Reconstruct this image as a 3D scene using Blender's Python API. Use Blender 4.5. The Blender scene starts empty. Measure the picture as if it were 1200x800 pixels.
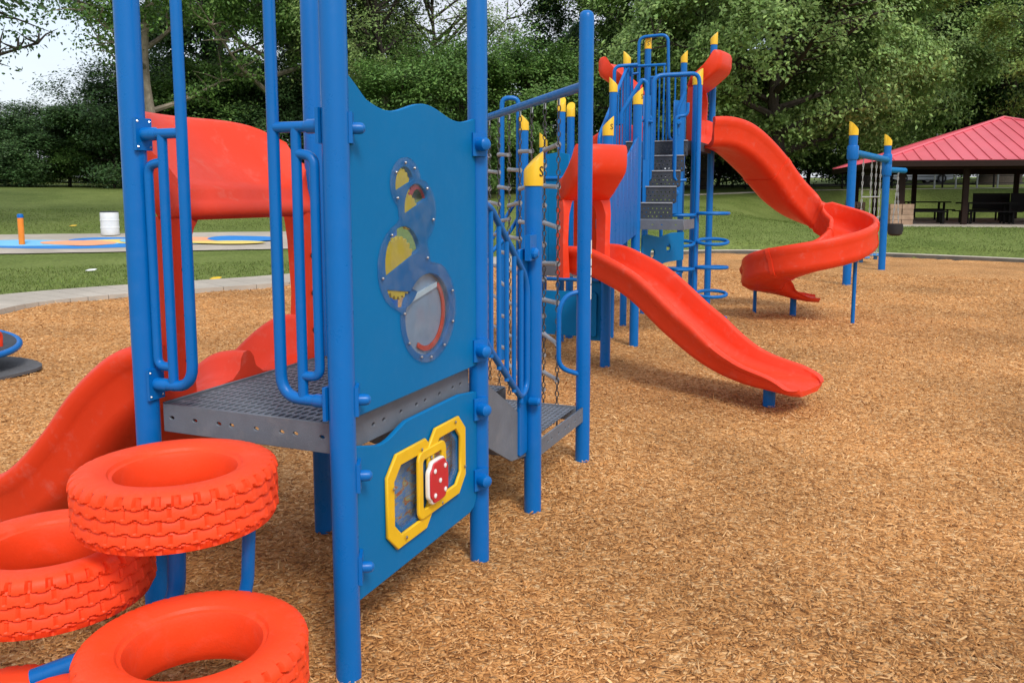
import bpy, math, random
import numpy as np
from mathutils import Vector, Matrix
random.seed(7); RNG = np.random.default_rng(11)
SC = bpy.context.scene; COL = SC.collection
# ------------------------------------------------------------------ camera, sky, sun, exposure
F, CX, CY, YH, EYE = 1000., 600., 350., 228., 1.7          # photograph 1200 x 800
PITCH = math.atan((CY-YH)/F); CP, SP_ = math.cos(PITCH), math.sin(PITCH)
cam = bpy.data.cameras.new('camera'); cam.sensor_width = 36; cam.lens = 36*F/1200
cam.shift_y = -(400-CY)/1200; cam.clip_end = 3000; cam.clip_start = .05
camo = bpy.data.objects.new('camera', cam); COL.objects.link(camo)
camo.location = (0, 0, EYE); camo.rotation_euler = (math.pi/2-PITCH, 0, 0); SC.camera = camo
SUN_EL, SUN_AZ = math.radians(47), math.radians(158)          # azimuth from +Y towards +X
w = bpy.data.worlds.new('World'); SC.world = w; w.use_nodes = True
nt = w.node_tree; N = nt.nodes; L = nt.links; N.clear()
out = N.new('ShaderNodeOutputWorld'); bg = N.new('ShaderNodeBackground'); bg.inputs['Strength'].default_value = .15
sky = N.new('ShaderNodeTexSky'); sky.sky_type = 'NISHITA'; sky.sun_disc = False
sky.sun_elevation = SUN_EL; sky.sun_rotation = SUN_AZ; sky.air_density = 1.2; sky.dust_density = 2.0
tc = N.new('ShaderNodeTexCoord'); mp = N.new('ShaderNodeMapping'); mp.inputs['Scale'].default_value = (1, 1, 3.2)
ns = N.new('ShaderNodeTexNoise'); ns.inputs['Scale'].default_value = 2.6; ns.inputs['Detail'].default_value = 7; ns.inputs['Roughness'].default_value = .55
rp = N.new('ShaderNodeValToRGB'); rp.color_ramp.elements[0].position = .30; rp.color_ramp.elements[1].position = .62
rp.color_ramp.elements[0].color = (.52, .52, .52, 1); rp.color_ramp.elements[1].color = (.98, .98, .98, 1)
mx = N.new('ShaderNodeMix'); mx.data_type = 'RGBA'; mx.inputs['B'].default_value = (3.55, 3.70, 4.15, 1)
L.new(tc.outputs['Generated'], mp.inputs['Vector']); L.new(mp.outputs[0], ns.inputs['Vector']); L.new(ns.outputs['Fac'], rp.inputs['Fac'])
L.new(rp.outputs['Color'], mx.inputs['Factor']); L.new(sky.outputs[0], mx.inputs['A']); L.new(mx.outputs['Result'], bg.inputs['Color']); L.new(bg.outputs[0], out.inputs['Surface'])
sd = bpy.data.lights.new('sun', 'SUN'); sd.energy = 1.5; sd.angle = math.radians(16); sd.color = (1, .955, .88)
so = bpy.data.objects.new('sun', sd); COL.objects.link(so)
sdir = Vector((math.sin(SUN_AZ)*math.cos(SUN_EL), math.cos(SUN_AZ)*math.cos(SUN_EL), math.sin(SUN_EL)))
so.rotation_euler = (-sdir).to_track_quat('-Z', 'Y').to_euler(); so.location = sdir*30
SC.view_settings.view_transform = 'Standard'; SC.view_settings.look = 'None'; SC.view_settings.exposure = .70; SC.view_settings.gamma = 1
SC.view_settings.use_curve_mapping = False
SC.render.engine = 'CYCLES'; SC.cycles.max_bounces = 6; SC.cycles.transparent_max_bounces = 12; SC.cycles.use_denoising = True
# ------------------------------------------------------------------ pixel helpers and the play-structure grid
def ray(x, y):
    u, v = (x-CX)/F, (CY-y)/F
    return Vector((u, CP+v*SP_, -SP_+v*CP))
def atz(x, y, z=0.):
    d = ray(x, y); return Vector((0, 0, EYE))+d*((z-EYE)/d.z)
def atY(x, y, Y):
    d = ray(x, y); return Vector((0, 0, EYE))+d*(Y/d.y)
G0 = Vector((-.1524, 3.8331, 0)); GA = Vector((-.924, .383, 0)).normalized(); GB = Vector((.383, .924, 0)).normalized(); UP = Vector((0, 0, 1))
def W(a, b, z=0.): return G0+GA*a+GB*b+UP*z
PVC = (19.44, 34.05)                                          # the pavilion stands on a levelled pad
def terrn(x, y):
    r = np.hypot(x, y); t = r-23.; g = .077*np.clip(.5*(t+np.sqrt(t*t+6))-.35, 0, 24)+.03*np.clip(t-24, 0, 70)
    k = np.clip((11.5-np.hypot(x-PVC[0], y-PVC[1]))/3.5, 0, 1); k = k*k*(3-2*k); return g*(1-k)+.56*k
def terr(x, y): return float(terrn(np.float64(x), np.float64(y)))
# ------------------------------------------------------------------ materials
MATS = {}
def mat(name, col, rough=.5, var=.08, vscale=6., bump=0., bscale=80., spec=.5, col2=None, c2scale=3., metal=0., coat=0., island=0., transl=0., wear=0.):
    if name in MATS: return MATS[name]
    m = bpy.data.materials.new(name); m.use_nodes = True; t = m.node_tree; n = t.nodes; l = t.links
    p = n['Principled BSDF']; p.inputs['Roughness'].default_value = rough; p.inputs['Metallic'].default_value = metal
    p.inputs['Specular IOR Level'].default_value = spec; p.inputs['Coat Weight'].default_value = coat
    g = n.new('ShaderNodeNewGeometry')
    noi = n.new('ShaderNodeTexNoise'); noi.inputs['Scale'].default_value = vscale; noi.inputs['Detail'].default_value = 6; noi.inputs['Roughness'].default_value = .62
    l.new(g.outputs['Position'], noi.inputs['Vector'])
    hsv = n.new('ShaderNodeHueSaturation'); hsv.inputs['Color'].default_value = (*col, 1)
    mr = n.new('ShaderNodeMapRange'); mr.inputs['From Min'].default_value = .3; mr.inputs['From Max'].default_value = .7
    mr.inputs['To Min'].default_value = 1-var; mr.inputs['To Max'].default_value = 1+var
    l.new(noi.outputs['Fac'], mr.inputs['Value']); l.new(mr.outputs[0], hsv.inputs['Value'])
    last = hsv.outputs['Color']
    if col2 is not None:
        n2 = n.new('ShaderNodeTexNoise'); n2.inputs['Scale'].default_value = c2scale; n2.inputs['Detail'].default_value = 4
        l.new(g.outputs['Position'], n2.inputs['Vector'])
        r2 = n.new('ShaderNodeValToRGB'); r2.color_ramp.elements[0].position = .42; r2.color_ramp.elements[1].position = .6
        l.new(n2.outputs['Fac'], r2.inputs['Fac'])
        m2 = n.new('ShaderNodeMix'); m2.data_type = 'RGBA'; m2.inputs['B'].default_value = (*col2, 1)
        l.new(r2.outputs['Color'], m2.inputs['Factor']); l.new(last, m2.inputs['A']); last = m2.outputs['Result']
    if island:
        h2 = n.new('ShaderNodeHueSaturation'); mr2 = n.new('ShaderNodeMapRange'); mr2.inputs['To Min'].default_value = 1-island; mr2.inputs['To Max'].default_value = 1+island
        l.new(g.outputs['Random Per Island'], mr2.inputs['Value']); l.new(mr2.outputs[0], h2.inputs['Value'])
        mr3 = n.new('ShaderNodeMapRange'); mr3.inputs['To Min'].default_value = .5-.03*island; mr3.inputs['To Max'].default_value = .5+.035*island
        mm = n.new('ShaderNodeMath'); mm.operation = 'FRACT'; mk = n.new('ShaderNodeMath'); mk.operation = 'MULTIPLY'; mk.inputs[1].default_value = 17.3
        l.new(g.outputs['Random Per Island'], mk.inputs[0]); l.new(mk.outputs[0], mm.inputs[0]); l.new(mm.outputs[0], mr3.inputs['Value']); l.new(mr3.outputs[0], h2.inputs['Hue'])
        l.new(last, h2.inputs['Color']); last = h2.outputs['Color']
    if wear:                                                  # pale scuffs and dust in patches of their own
        nw = n.new('ShaderNodeTexNoise'); nw.inputs['Scale'].default_value = 9; nw.inputs['Detail'].default_value = 9; nw.inputs['Roughness'].default_value = .75
        l.new(g.outputs['Position'], nw.inputs['Vector'])
        rw = n.new('ShaderNodeMapRange'); rw.inputs['From Min'].default_value = .54; rw.inputs['From Max'].default_value = .80; rw.inputs['To Max'].default_value = wear
        l.new(nw.outputs['Fac'], rw.inputs['Value'])
        mw = n.new('ShaderNodeMix'); mw.data_type = 'RGBA'; mw.inputs['B'].default_value = (.55, .47, .40, 1)
        l.new(rw.outputs[0], mw.inputs['Factor']); l.new(last, mw.inputs['A']); last = mw.outputs['Result']
        ra = n.new('ShaderNodeMapRange'); ra.inputs['From Min'].default_value = .35; ra.inputs['From Max'].default_value = .7
        ra.inputs['To Min'].default_value = rough-.06; ra.inputs['To Max'].default_value = rough+.16
        l.new(nw.outputs['Fac'], ra.inputs['Value']); l.new(ra.outputs[0], p.inputs['Roughness'])
    l.new(last, p.inputs['Base Color'])
    if bump:
        nb = n.new('ShaderNodeTexNoise'); nb.inputs['Scale'].default_value = bscale; nb.inputs['Detail'].default_value = 3
        l.new(g.outputs['Position'], nb.inputs['Vector'])
        b = n.new('ShaderNodeBump'); b.inputs['Strength'].default_value = bump; b.inputs['Distance'].default_value = .01
        l.new(nb.outputs['Fac'], b.inputs['Height']); l.new(b.outputs[0], p.inputs['Normal'])
    if transl:
        tr = n.new('ShaderNodeBsdfTranslucent'); l.new(last, tr.inputs['Color'])
        ms = n.new('ShaderNodeMixShader'); ms.inputs[0].default_value = transl
        l.new(p.outputs[0], ms.inputs[1]); l.new(tr.outputs[0], ms.inputs[2]); l.new(ms.outputs[0], n['Material Output'].inputs['Surface'])
    MATS[name] = m; return m
BLUE = mat('blue_powder_coat', (.0, .136, .46), .30, .05, 2, 0, 260, .32, wear=.025)
PANEL = mat('blue_panel_plastic', (.0, .158, .405), .5, .04, 2, .05, 420, .14, wear=.025)
RED = mat('orange_red_plastic', (.76, .046, .012), .42, .06, 2.2, .04, 200, .35, wear=.20)
TYRE = mat('orange_red_rubber', (.88, .066, .014), .50, .07, 6, .10, 160, .3, wear=.08)
YEL = mat('yellow_plastic', (.82, .50, .012), .42, .05, 9, .05, 150)
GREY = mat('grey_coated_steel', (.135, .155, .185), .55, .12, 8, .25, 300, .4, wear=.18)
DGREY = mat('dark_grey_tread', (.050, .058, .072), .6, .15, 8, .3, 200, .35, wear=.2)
CHAIN = mat('galvanised_chain', (.075, .075, .08), .45, .2, 30, 0, metal=.5)
RUNG = mat('grey_rung_coating', (.30, .31, .33), .5, .1, 20)
STEEL = mat('bolt_steel', (.45, .46, .48), .3, .1, 40, metal=1.)
BLACK = mat('black_rubber', (.012, .012, .013), .55, .2, 10)
REDP = mat('red_panel', (.55, .018, .03), .4, .05, 9)
WHITE = mat('white_plastic', (.76, .77, .76), .45, .06, 9)
CONC = mat('concrete', (.47, .42, .35), .9, .10, 2.5, .3, 60, .25, col2=(.40, .36, .30), c2scale=.7)
KERBM = mat('kerb_concrete', (.58, .53, .45), .9, .14, 4, .4, 50, .25)
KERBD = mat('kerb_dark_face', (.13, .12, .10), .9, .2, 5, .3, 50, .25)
BROWN = mat('dark_brown_steel', (.020, .009, .006), .6, .15, 8, spec=.2)
DARK = mat('dark_table_metal', (.007, .006, .006), .6, .2, 9, spec=.2)
ROOF = mat('red_metal_roof', (.68, .115, .145), .36, .08, .8, 0, spec=.8)
STONE = mat('tan_stone', (.42, .28, .19), .9, .2, 7, .5, 20, col2=(.34, .22, .15), c2scale=5)
BARK = mat('dark_bark', (.045, .035, .026), .95, .35, 12, .8, 14)
PALEBARK = mat('pale_bark', (.30, .25, .19), .9, .25, 6, .5, 14, col2=(.20, .17, .13), c2scale=2)
RUBMAT = mat('grey_rubber_mat', (.10, .10, .105), .85, .15, 8, .4, 60)
ORANGE = mat('orange_paint', (.85, .24, .02), .4, .06, 8)
PB = mat('pad_blue_paint', (.02, .22, .62), .8, .08, 2); PLB = mat('pad_light_blue_paint', (.20, .55, .85), .8, .08, 2)
POR = mat('pad_orange_paint', (.85, .38, .20), .8, .08, 2); PYE = mat('pad_yellow_paint', (.80, .62, .16), .8, .08, 2)
INK = mat('black_print', (.02, .02, .02), .6, .02)
CARW = mat('car_silver', (.50, .53, .58), .3, .03, 3, metal=.3); CARD = mat('car_white', (.72, .72, .72), .3, .03)
CGLASS = mat('car_glass', (.02, .025, .03), .1, .02)
SLIDEGALV = mat('galvanised_post', (.33, .35, .34), .5, .1, 8)
LEAFY = [mat('leaf_maple', (.250, .375, .110), .55, .22, .5, island=.45, transl=.25, spec=.35),
         mat('leaf_dark', (.062, .125, .038), .55, .25, .4, island=.5, transl=.2, spec=.3),
         mat('leaf_mid', (.130, .240, .054), .55, .25, .5, island=.5, transl=.25, spec=.3),
         mat('leaf_olive', (.195, .285, .085), .6, .25, .5, island=.5, transl=.25, spec=.3),
         mat('leaf_bright', (.24, .33, .08), .55, .2, .6, island=.5, transl=.25, spec=.3)]
def glass_mat():
    m = bpy.data.materials.new('clear_polycarbonate'); m.use_nodes = True; t = m.node_tree; n = t.nodes; l = t.links; n.remove(n['Principled BSDF'])
    tr = n.new('ShaderNodeBsdfTransparent'); tr.inputs[0].default_value = (.86, .92, .96, 1); gl = n.new('ShaderNodeBsdfGlossy'); gl.inputs['Roughness'].default_value = .07
    df = n.new('ShaderNodeBsdfDiffuse'); df.inputs[0].default_value = (.45, .52, .60, 1)
    no = n.new('ShaderNodeTexNoise'); no.inputs['Scale'].default_value = 14; no.inputs['Detail'].default_value = 8
    mr = n.new('ShaderNodeMapRange'); mr.inputs['From Min'].default_value = .4; mr.inputs['From Max'].default_value = .75; mr.inputs['To Min'].default_value = .015; mr.inputs['To Max'].default_value = .11
    g = n.new('ShaderNodeNewGeometry'); l.new(g.outputs['Position'], no.inputs['Vector']); l.new(no.outputs['Fac'], mr.inputs['Value'])
    m1 = n.new('ShaderNodeMixShader'); l.new(mr.outputs[0], m1.inputs[0]); l.new(tr.outputs[0], m1.inputs[1]); l.new(df.outputs[0], m1.inputs[2])
    fr = n.new('ShaderNodeLayerWeight'); fr.inputs[0].default_value = .08
    m2 = n.new('ShaderNodeMixShader'); l.new(fr.outputs['Fresnel'], m2.inputs[0]); l.new(m1.outputs[0], m2.inputs[1]); l.new(gl.outputs[0], m2.inputs[2]); l.new(m2.outputs[0], n['Material Output'].inputs['Surface'])
    return m
GLASS = glass_mat()
def print_mat():
    m = bpy.data.materials.new('maze_print'); m.use_nodes = True; t = m.node_tree; n = t.nodes; l = t.links; p = n['Principled BSDF']; p.inputs['Roughness'].default_value = .5
    g = n.new('ShaderNodeNewGeometry'); mpn = n.new('ShaderNodeMapping'); mpn.inputs['Scale'].default_value = (8, 8, 22); l.new(g.outputs['Position'], mpn.inputs['Vector'])
    no = n.new('ShaderNodeTexNoise'); no.inputs['Scale'].default_value = 1.6; no.inputs['Detail'].default_value = 3; l.new(mpn.outputs[0], no.inputs['Vector'])
    r = n.new('ShaderNodeValToRGB'); r.color_ramp.interpolation = 'CONSTANT'
    cols = [(0, (.34, .42, .52)), (.40, (.16, .32, .62)), (.49, (.45, .38, .28)), (.55, (.75, .16, .07)), (.60, (.75, .55, .12)), (.66, (.36, .46, .58))]
    while len(r.color_ramp.elements) < len(cols): r.color_ramp.elements.new(.5)
    for e, (q, c) in zip(r.color_ramp.elements, cols): e.position = q; e.color = (*c, 1)
    l.new(no.outputs['Fac'], r.inputs['Fac']); l.new(r.outputs['Color'], p.inputs['Base Color']); return m
PRINT = print_mat()
# ------------------------------------------------------------------ object helpers
ORG = {}
def link(o): COL.objects.link(o); return o
def tag(o, label=None, cat=None, group=None, kind=None):
    if label: o['label'] = label
    if cat: o['category'] = cat
    if group: o['group'] = group
    if kind: o['kind'] = kind
    return o
def thing(name, label, cat, loc=(0, 0, 0), group=None):
    o = link(bpy.data.objects.new(name, None)); o.location = loc; o.empty_display_size = .2; ORG[o.name] = Vector(loc)
    return tag(o, label, cat, group)
def addmesh(name, me, m, parent=None, org=None, smooth=False, angle=35):
    """me in world coordinates; becomes local to its root."""
    if parent is not None: org = ORG[parent.name]
    if org is None: org = Vector((0, 0, 0))
    org = Vector(org)
    me.transform(Matrix.Translation(-org))
    me.materials.clear(); me.materials.append(m)
    if smooth:
        me.polygons.foreach_set('use_smooth', [True]*len(me.polygons))
        try: me.set_sharp_from_angle(angle=math.radians(angle))
        except Exception: pass
    o = link(bpy.data.objects.new(name, me))
    if parent is not None: o.parent = parent
    else: o.location = org
    ORG[o.name] = org
    return o
class MB:
    def __init__(s): s.v = []; s.f = []
    def box(s, c, size, ax=None):
        c = Vector(c); X, Y, Z = ax if ax else (Vector((1, 0, 0)), Vector((0, 1, 0)), UP)
        i = len(s.v); hx, hy, hz = size[0]/2, size[1]/2, size[2]/2
        for sx, sy, sz in ((-1,-1,-1),(1,-1,-1),(1,1,-1),(-1,1,-1),(-1,-1,1),(1,-1,1),(1,1,1),(-1,1,1)): s.v.append(c+X*sx*hx+Y*sy*hy+Z*sz*hz)
        for q in ((3,2,1,0),(4,5,6,7),(0,1,5,4),(1,2,6,5),(2,3,7,6),(3,0,4,7)): s.f.append([i+k for k in q])
        return s
    def loft(s, rings, closed=True, caps=True, loop=False):
        i = len(s.v); n = len(rings[0])
        for r in rings: s.v.extend(Vector(p) for p in r)
        m = len(rings)
        for k in range(m if loop else m-1):
            A = i+k*n; B = i+((k+1) % m)*n
            for j in range(n if closed else n-1):
                j2 = (j+1) % n; s.f.append([A+j, A+j2, B+j2, B+j])
        if caps and closed and not loop:
            s.f.append([i+j for j in range(n)][::-1]); s.f.append([i+(m-1)*n+j for j in range(n)])
        return s
    def tube(s, pts, r, seg=12, caps=True, loop=False):
        pts = [Vector(p) for p in pts]; n = len(pts); rr = r if isinstance(r, (list, tuple)) else [r]*n
        T = []
        for k in range(n):
            if loop: t = pts[(k+1) % n]-pts[k-1]
            else: t = pts[min(k+1, n-1)]-pts[max(k-1, 0)]
            T.append(t.normalized())
        ref = UP if abs(T[0].z) < .9 else Vector((1, 0, 0))
        u = T[0].cross(ref).normalized(); rings = []
        for k in range(n):
            u = (u-T[k]*u.dot(T[k])).normalized(); v = T[k].cross(u)
            rings.append([pts[k]+(u*math.cos(2*math.pi*j/seg)+v*math.sin(2*math.pi*j/seg))*rr[k] for j in range(seg)])
        return s.loft(rings, True, caps, loop)
    def lathe(s, prof, o, axis=UP, seg=20, caps=True):
        o = Vector(o); axis = Vector(axis).normalized(); ref = UP if abs(axis.z) < .9 else Vector((1, 0, 0))
        u = axis.cross(ref).normalized(); v = axis.cross(u)
        return s.loft([[o+axis*z+(u*math.cos(2*math.pi*j/seg)+v*math.sin(2*math.pi*j/seg))*r for j in range(seg)] for r, z in prof], True, caps)
    def mesh(s, name):
        me = bpy.data.meshes.new(name); me.from_pydata([tuple(p) for p in s.v], [], s.f); me.update()
        import bmesh
        bm = bmesh.new(); bm.from_mesh(me); bmesh.ops.recalc_face_normals(bm, faces=bm.faces); bm.to_mesh(me); bm.free(); return me
    def build(s, name, m, parent=None, org=None, smooth=False, angle=35): return addmesh(name, s.mesh(name), m, parent, org, smooth, angle)
def fillet(pts, rad, n=6):
    pts = [Vector(p) for p in pts]; o = [pts[0]]
    for k in range(1, len(pts)-1):
        p, a, b = pts[k], pts[k-1], pts[k+1]; da, db = (a-p), (b-p)
        r = min(rad, da.length*.48, db.length*.48); p0 = p+da.normalized()*r; p1 = p+db.normalized()*r
        for i in range(n+1):
            t = i/n; o.append(p0*(1-t)**2+p*2*t*(1-t)+p1*t*t)
    o.append(pts[-1]); return o
def spline(pts, n=8):
    P = [Vector(p) for p in pts]; P = [P[0]*2-P[1]]+P+[P[-1]*2-P[-2]]; o = []
    for k in range(1, len(P)-2):
        a, b, c, d = P[k-1], P[k], P[k+1], P[k+2]
        for i in range(n):
            t = i/n; o.append(.5*((2*b)+(c-a)*t+(2*a-5*b+4*c-d)*t*t+(3*b-a-3*c+d)*t**3))
    o.append(P[-2]); return o
def tubeobj(name, pts, r, m, parent=None, seg=12, loop=False): return MB().tube(pts, r, seg, True, loop).build(name, m, parent, smooth=True)
def plate_mesh(name, outlines, thick, org, ux, uy, bevel=.003):
    cu = bpy.data.curves.new(name, 'CURVE'); cu.dimensions = '2D'; cu.fill_mode = 'BOTH'; cu.extrude = max(thick/2-bevel, .0004); cu.bevel_depth = bevel; cu.bevel_resolution = 1
    for ol in outlines:
        sp = cu.splines.new('POLY'); sp.points.add(len(ol)-1); sp.use_cyclic_u = True
        for p, q in zip(sp.points, ol): p.co = (q[0], q[1], 0, 1)
    ob = bpy.data.objects.new(name, cu); me = bpy.data.meshes.new_from_object(ob); bpy.data.objects.remove(ob); bpy.data.curves.remove(cu)
    ux, uy = Vector(ux), Vector(uy); nz = ux.cross(uy); M = Matrix((ux, uy, nz)).transposed().to_4x4(); M.translation = Vector(org)
    me.transform(M); return me
def plate(name, outlines, thick, org, ux, uy, m, parent=None, bevel=.003): return addmesh(name, plate_mesh(name, outlines, thick, org, ux, uy, bevel), m, parent)
def circ(cx, cy, r, n=24, ry=None): return [(cx+r*math.cos(2*math.pi*k/n), cy+(ry or r)*math.sin(2*math.pi*k/n)) for k in range(n)]
def rrect(x0, y0, x1, y1, r, n=5):
    o = []
    for cx, cy, a in ((x1-r, y1-r, 0), (x0+r, y1-r, 90), (x0+r, y0+r, 180), (x1-r, y0+r, 270)):
        for k in range(n+1):
            t = math.radians(a+90*k/n); o.append((cx+r*math.cos(t), cy+r*math.sin(t)))
    return o
def letter(name, txt, size, org, ux, uy, m, parent):
    cu = bpy.data.curves.new(name, 'FONT'); cu.body = txt; cu.size = size; cu.align_x = 'CENTER'; cu.align_y = 'CENTER'; cu.extrude = .0006; cu.resolution_u = 3
    ob = bpy.data.objects.new(name, cu); me = bpy.data.meshes.new_from_object(ob); bpy.data.objects.remove(ob)
    ux, uy = Vector(ux), Vector(uy); M = Matrix((ux, uy, ux.cross(uy))).transposed().to_4x4(); M.translation = Vector(org); me.transform(M)
    return addmesh(name, me, m, parent)
def npmesh(name, V, Fc):
    """V (n,3), Fc (m,k) constant k"""
    me = bpy.data.meshes.new(name); n, k = Fc.shape
    me.vertices.add(len(V)); me.vertices.foreach_set('co', np.ascontiguousarray(V, np.float32).ravel())
    me.loops.add(n*k); me.loops.foreach_set('vertex_index', np.ascontiguousarray(Fc, np.int32).ravel())
    me.polygons.add(n); me.polygons.foreach_set('loop_start', np.arange(0, n*k, k, dtype=np.int32))
    try: me.polygons.foreach_set('loop_total', np.full(n, k, np.int32))
    except Exception: pass
    me.update(calc_edges=True); return me
PR = .0445
def post(p, ztop, parent, cap=None, r=PR, z0=-.25, slant=(1, 0), emblem=None, name='post'):
    p = Vector((p[0], p[1], 0)); b = MB()
    if cap: prof = [(r, z0), (r, ztop-.160*(r/PR)**.75)]
    else: prof = [(r, z0), (r, ztop-.05), (r*.97, ztop-.03), (r*.82, ztop-.012), (r*.5, ztop-.002), (.002, ztop)]
    b.lathe(prof, p, UP, 24); o = b.build(name, BLUE, parent, smooth=True, angle=40)
    if cap:
        s = Vector((slant[0], slant[1], 0)).normalized(); R = r*1.10; rings = []; chh = .165*(r/PR)**.75; sl_ = .046*(r/PR)
        def ring(rr, f): return [p+Vector((math.cos(t), math.sin(t), 0))*rr+UP*f(math.cos(t)*s.x+math.sin(t)*s.y) for t in [2*math.pi*k/24 for k in range(24)]]
        rings = [ring(R, lambda c: ztop-chh), ring(R, lambda c: ztop-sl_+sl_*c), ring(R*.95, lambda c: ztop-sl_+.006+sl_*c), ring(R*.6, lambda c: ztop-sl_+.010+.6*sl_*c)]
        c = MB().loft(rings).build('post_cap', YEL, o, smooth=True, angle=40)
        if emblem:
            d = Vector((emblem[0], emblem[1], 0)).normalized(); ux = UP.cross(d)
            letter('emblem', 'S', .075, p+d*(R+.002)+UP*(ztop-.10), ux, UP, INK, o)
    return o
def clamp(p, d, parent, r=.03, ln=.06):
    d = Vector(d).normalized(); b = MB()
    ux = UP.cross(d).normalized(); b.box(Vector(p), (.075, .012, .10), (ux, d, UP)); 
    b.lathe([(r, 0), (r, ln*.6), (r*.85, ln*.85), (r*.4, ln), (.002, ln)], p, d, 14)
    o = b.build('clamp', BLUE, parent, smooth=True); return o
def perforated(name, org, ux, uy, lx, ly, px_, py_, hx, hy, th, m, parent):
    """flat deck with real slots; org is a corner of the top face"""
    nx, ny = int(lx/px_), int(ly/py_); V = []; Fq = []; Ft = []
    org = Vector(org); ux = Vector(ux); uy = Vector(uy); b = MB(); cx_, cy_ = lx/nx, ly/ny
    grid = {}
    def gv(i, j):
        if (i, j) not in grid: grid[i, j] = len(b.v); b.v.append(org+ux*i*cx_+uy*j*cy_)
        return grid[i, j]
    for i in range(nx):
        for j in range(ny):
            off = 0
            c = org+ux*(i+.5)*cx_+uy*(j+.5)*cy_; k = .45; h = []
            for sx, sy in ((1, k), (k, 1), (-k, 1), (-1, k), (-1, -k), (-k, -1), (k, -1), (1, -k)): h.append(c+ux*sx*hx/2+uy*sy*hy/2)
            q = [gv(i+1, j), gv(i+1, j+1), gv(i, j+1), gv(i, j)]
            s0 = len(b.v); b.v += h; s1 = len(b.v); b.v += [p-UP*th for p in h]
            H = lambda t: s0+t % 8
            b.f += [[q[0], q[1], H(0), H(7)], [q[1], H(1), H(0)], [q[1], q[2], H(2), H(1)], [q[2], H(3), H(2)], [q[2], q[3], H(4), H(3)], [q[3], H(5), H(4)], [q[3], q[0], H(6), H(5)], [q[0], H(7), H(6)]]
            for t in range(8): b.f.append([s0+t, s0+(t+1) % 8, s1+(t+1) % 8, s1+t])
    return b.build(name, m, parent)
def fascia(p, q, z0, z1, parent, nh=8, name='deck_edge', m=None):
    p, q = Vector(p), Vector(q); d = (q-p); ln = d.length; d.normalize()
    ol = [[(0, 0), (ln, 0), (ln, z1-z0), (0, z1-z0)]]
    for k in range(nh): ol.append(circ(ln*(k+.6)/(nh+.2)+.02*math.sin(k*2.1), (z1-z0)*.52, .014, 8, .009))
    return plate(name, ol, .012, p+UP*z0, d, UP, m or GREY, parent, .002)
# ------------------------------------------------------------------ the ground
BORDER = [(-9, -8), (-8, 3), (-7.45, 9), (-7.3, 11.6), (-7.2, 12.9), (-6.3, 14.1), (-4.16, 15.9), (-1.5, 19.0), (1.2, 22.0), (3.6, 23.9), (6.2, 24.8), (9.2, 24.2), (12.84, 21.4), (17, 16.4), (22, 9), (27, -8)]
BX = np.array(BORDER)
def inside(x, y, poly=BX):
    r = np.zeros(np.shape(x), bool); n = len(poly); j = n-1
    for i in range(n):
        xi, yi = poly[i]; xj, yj = poly[j]
        cnd = ((yi > y) != (yj > y)) & (x < (xj-xi)*(y-yi)/(yj-yi+1e-12)+xi); r ^= cnd; j = i
    return r
def offset_poly(poly, d):
    o = []; n = len(poly)
    for i in range(n):
        a = Vector(poly[max(i-1, 0)]); c = Vector(poly[min(i+1, n-1)]); t = (c-a).normalized(); nn = Vector((-t.y, t.x)); o.append((poly[i][0]+nn.x*d, poly[i][1]+nn.y*d))
    return o
OUT = np.array(offset_poly(BORDER, .35))
MULCH_G = None
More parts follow.
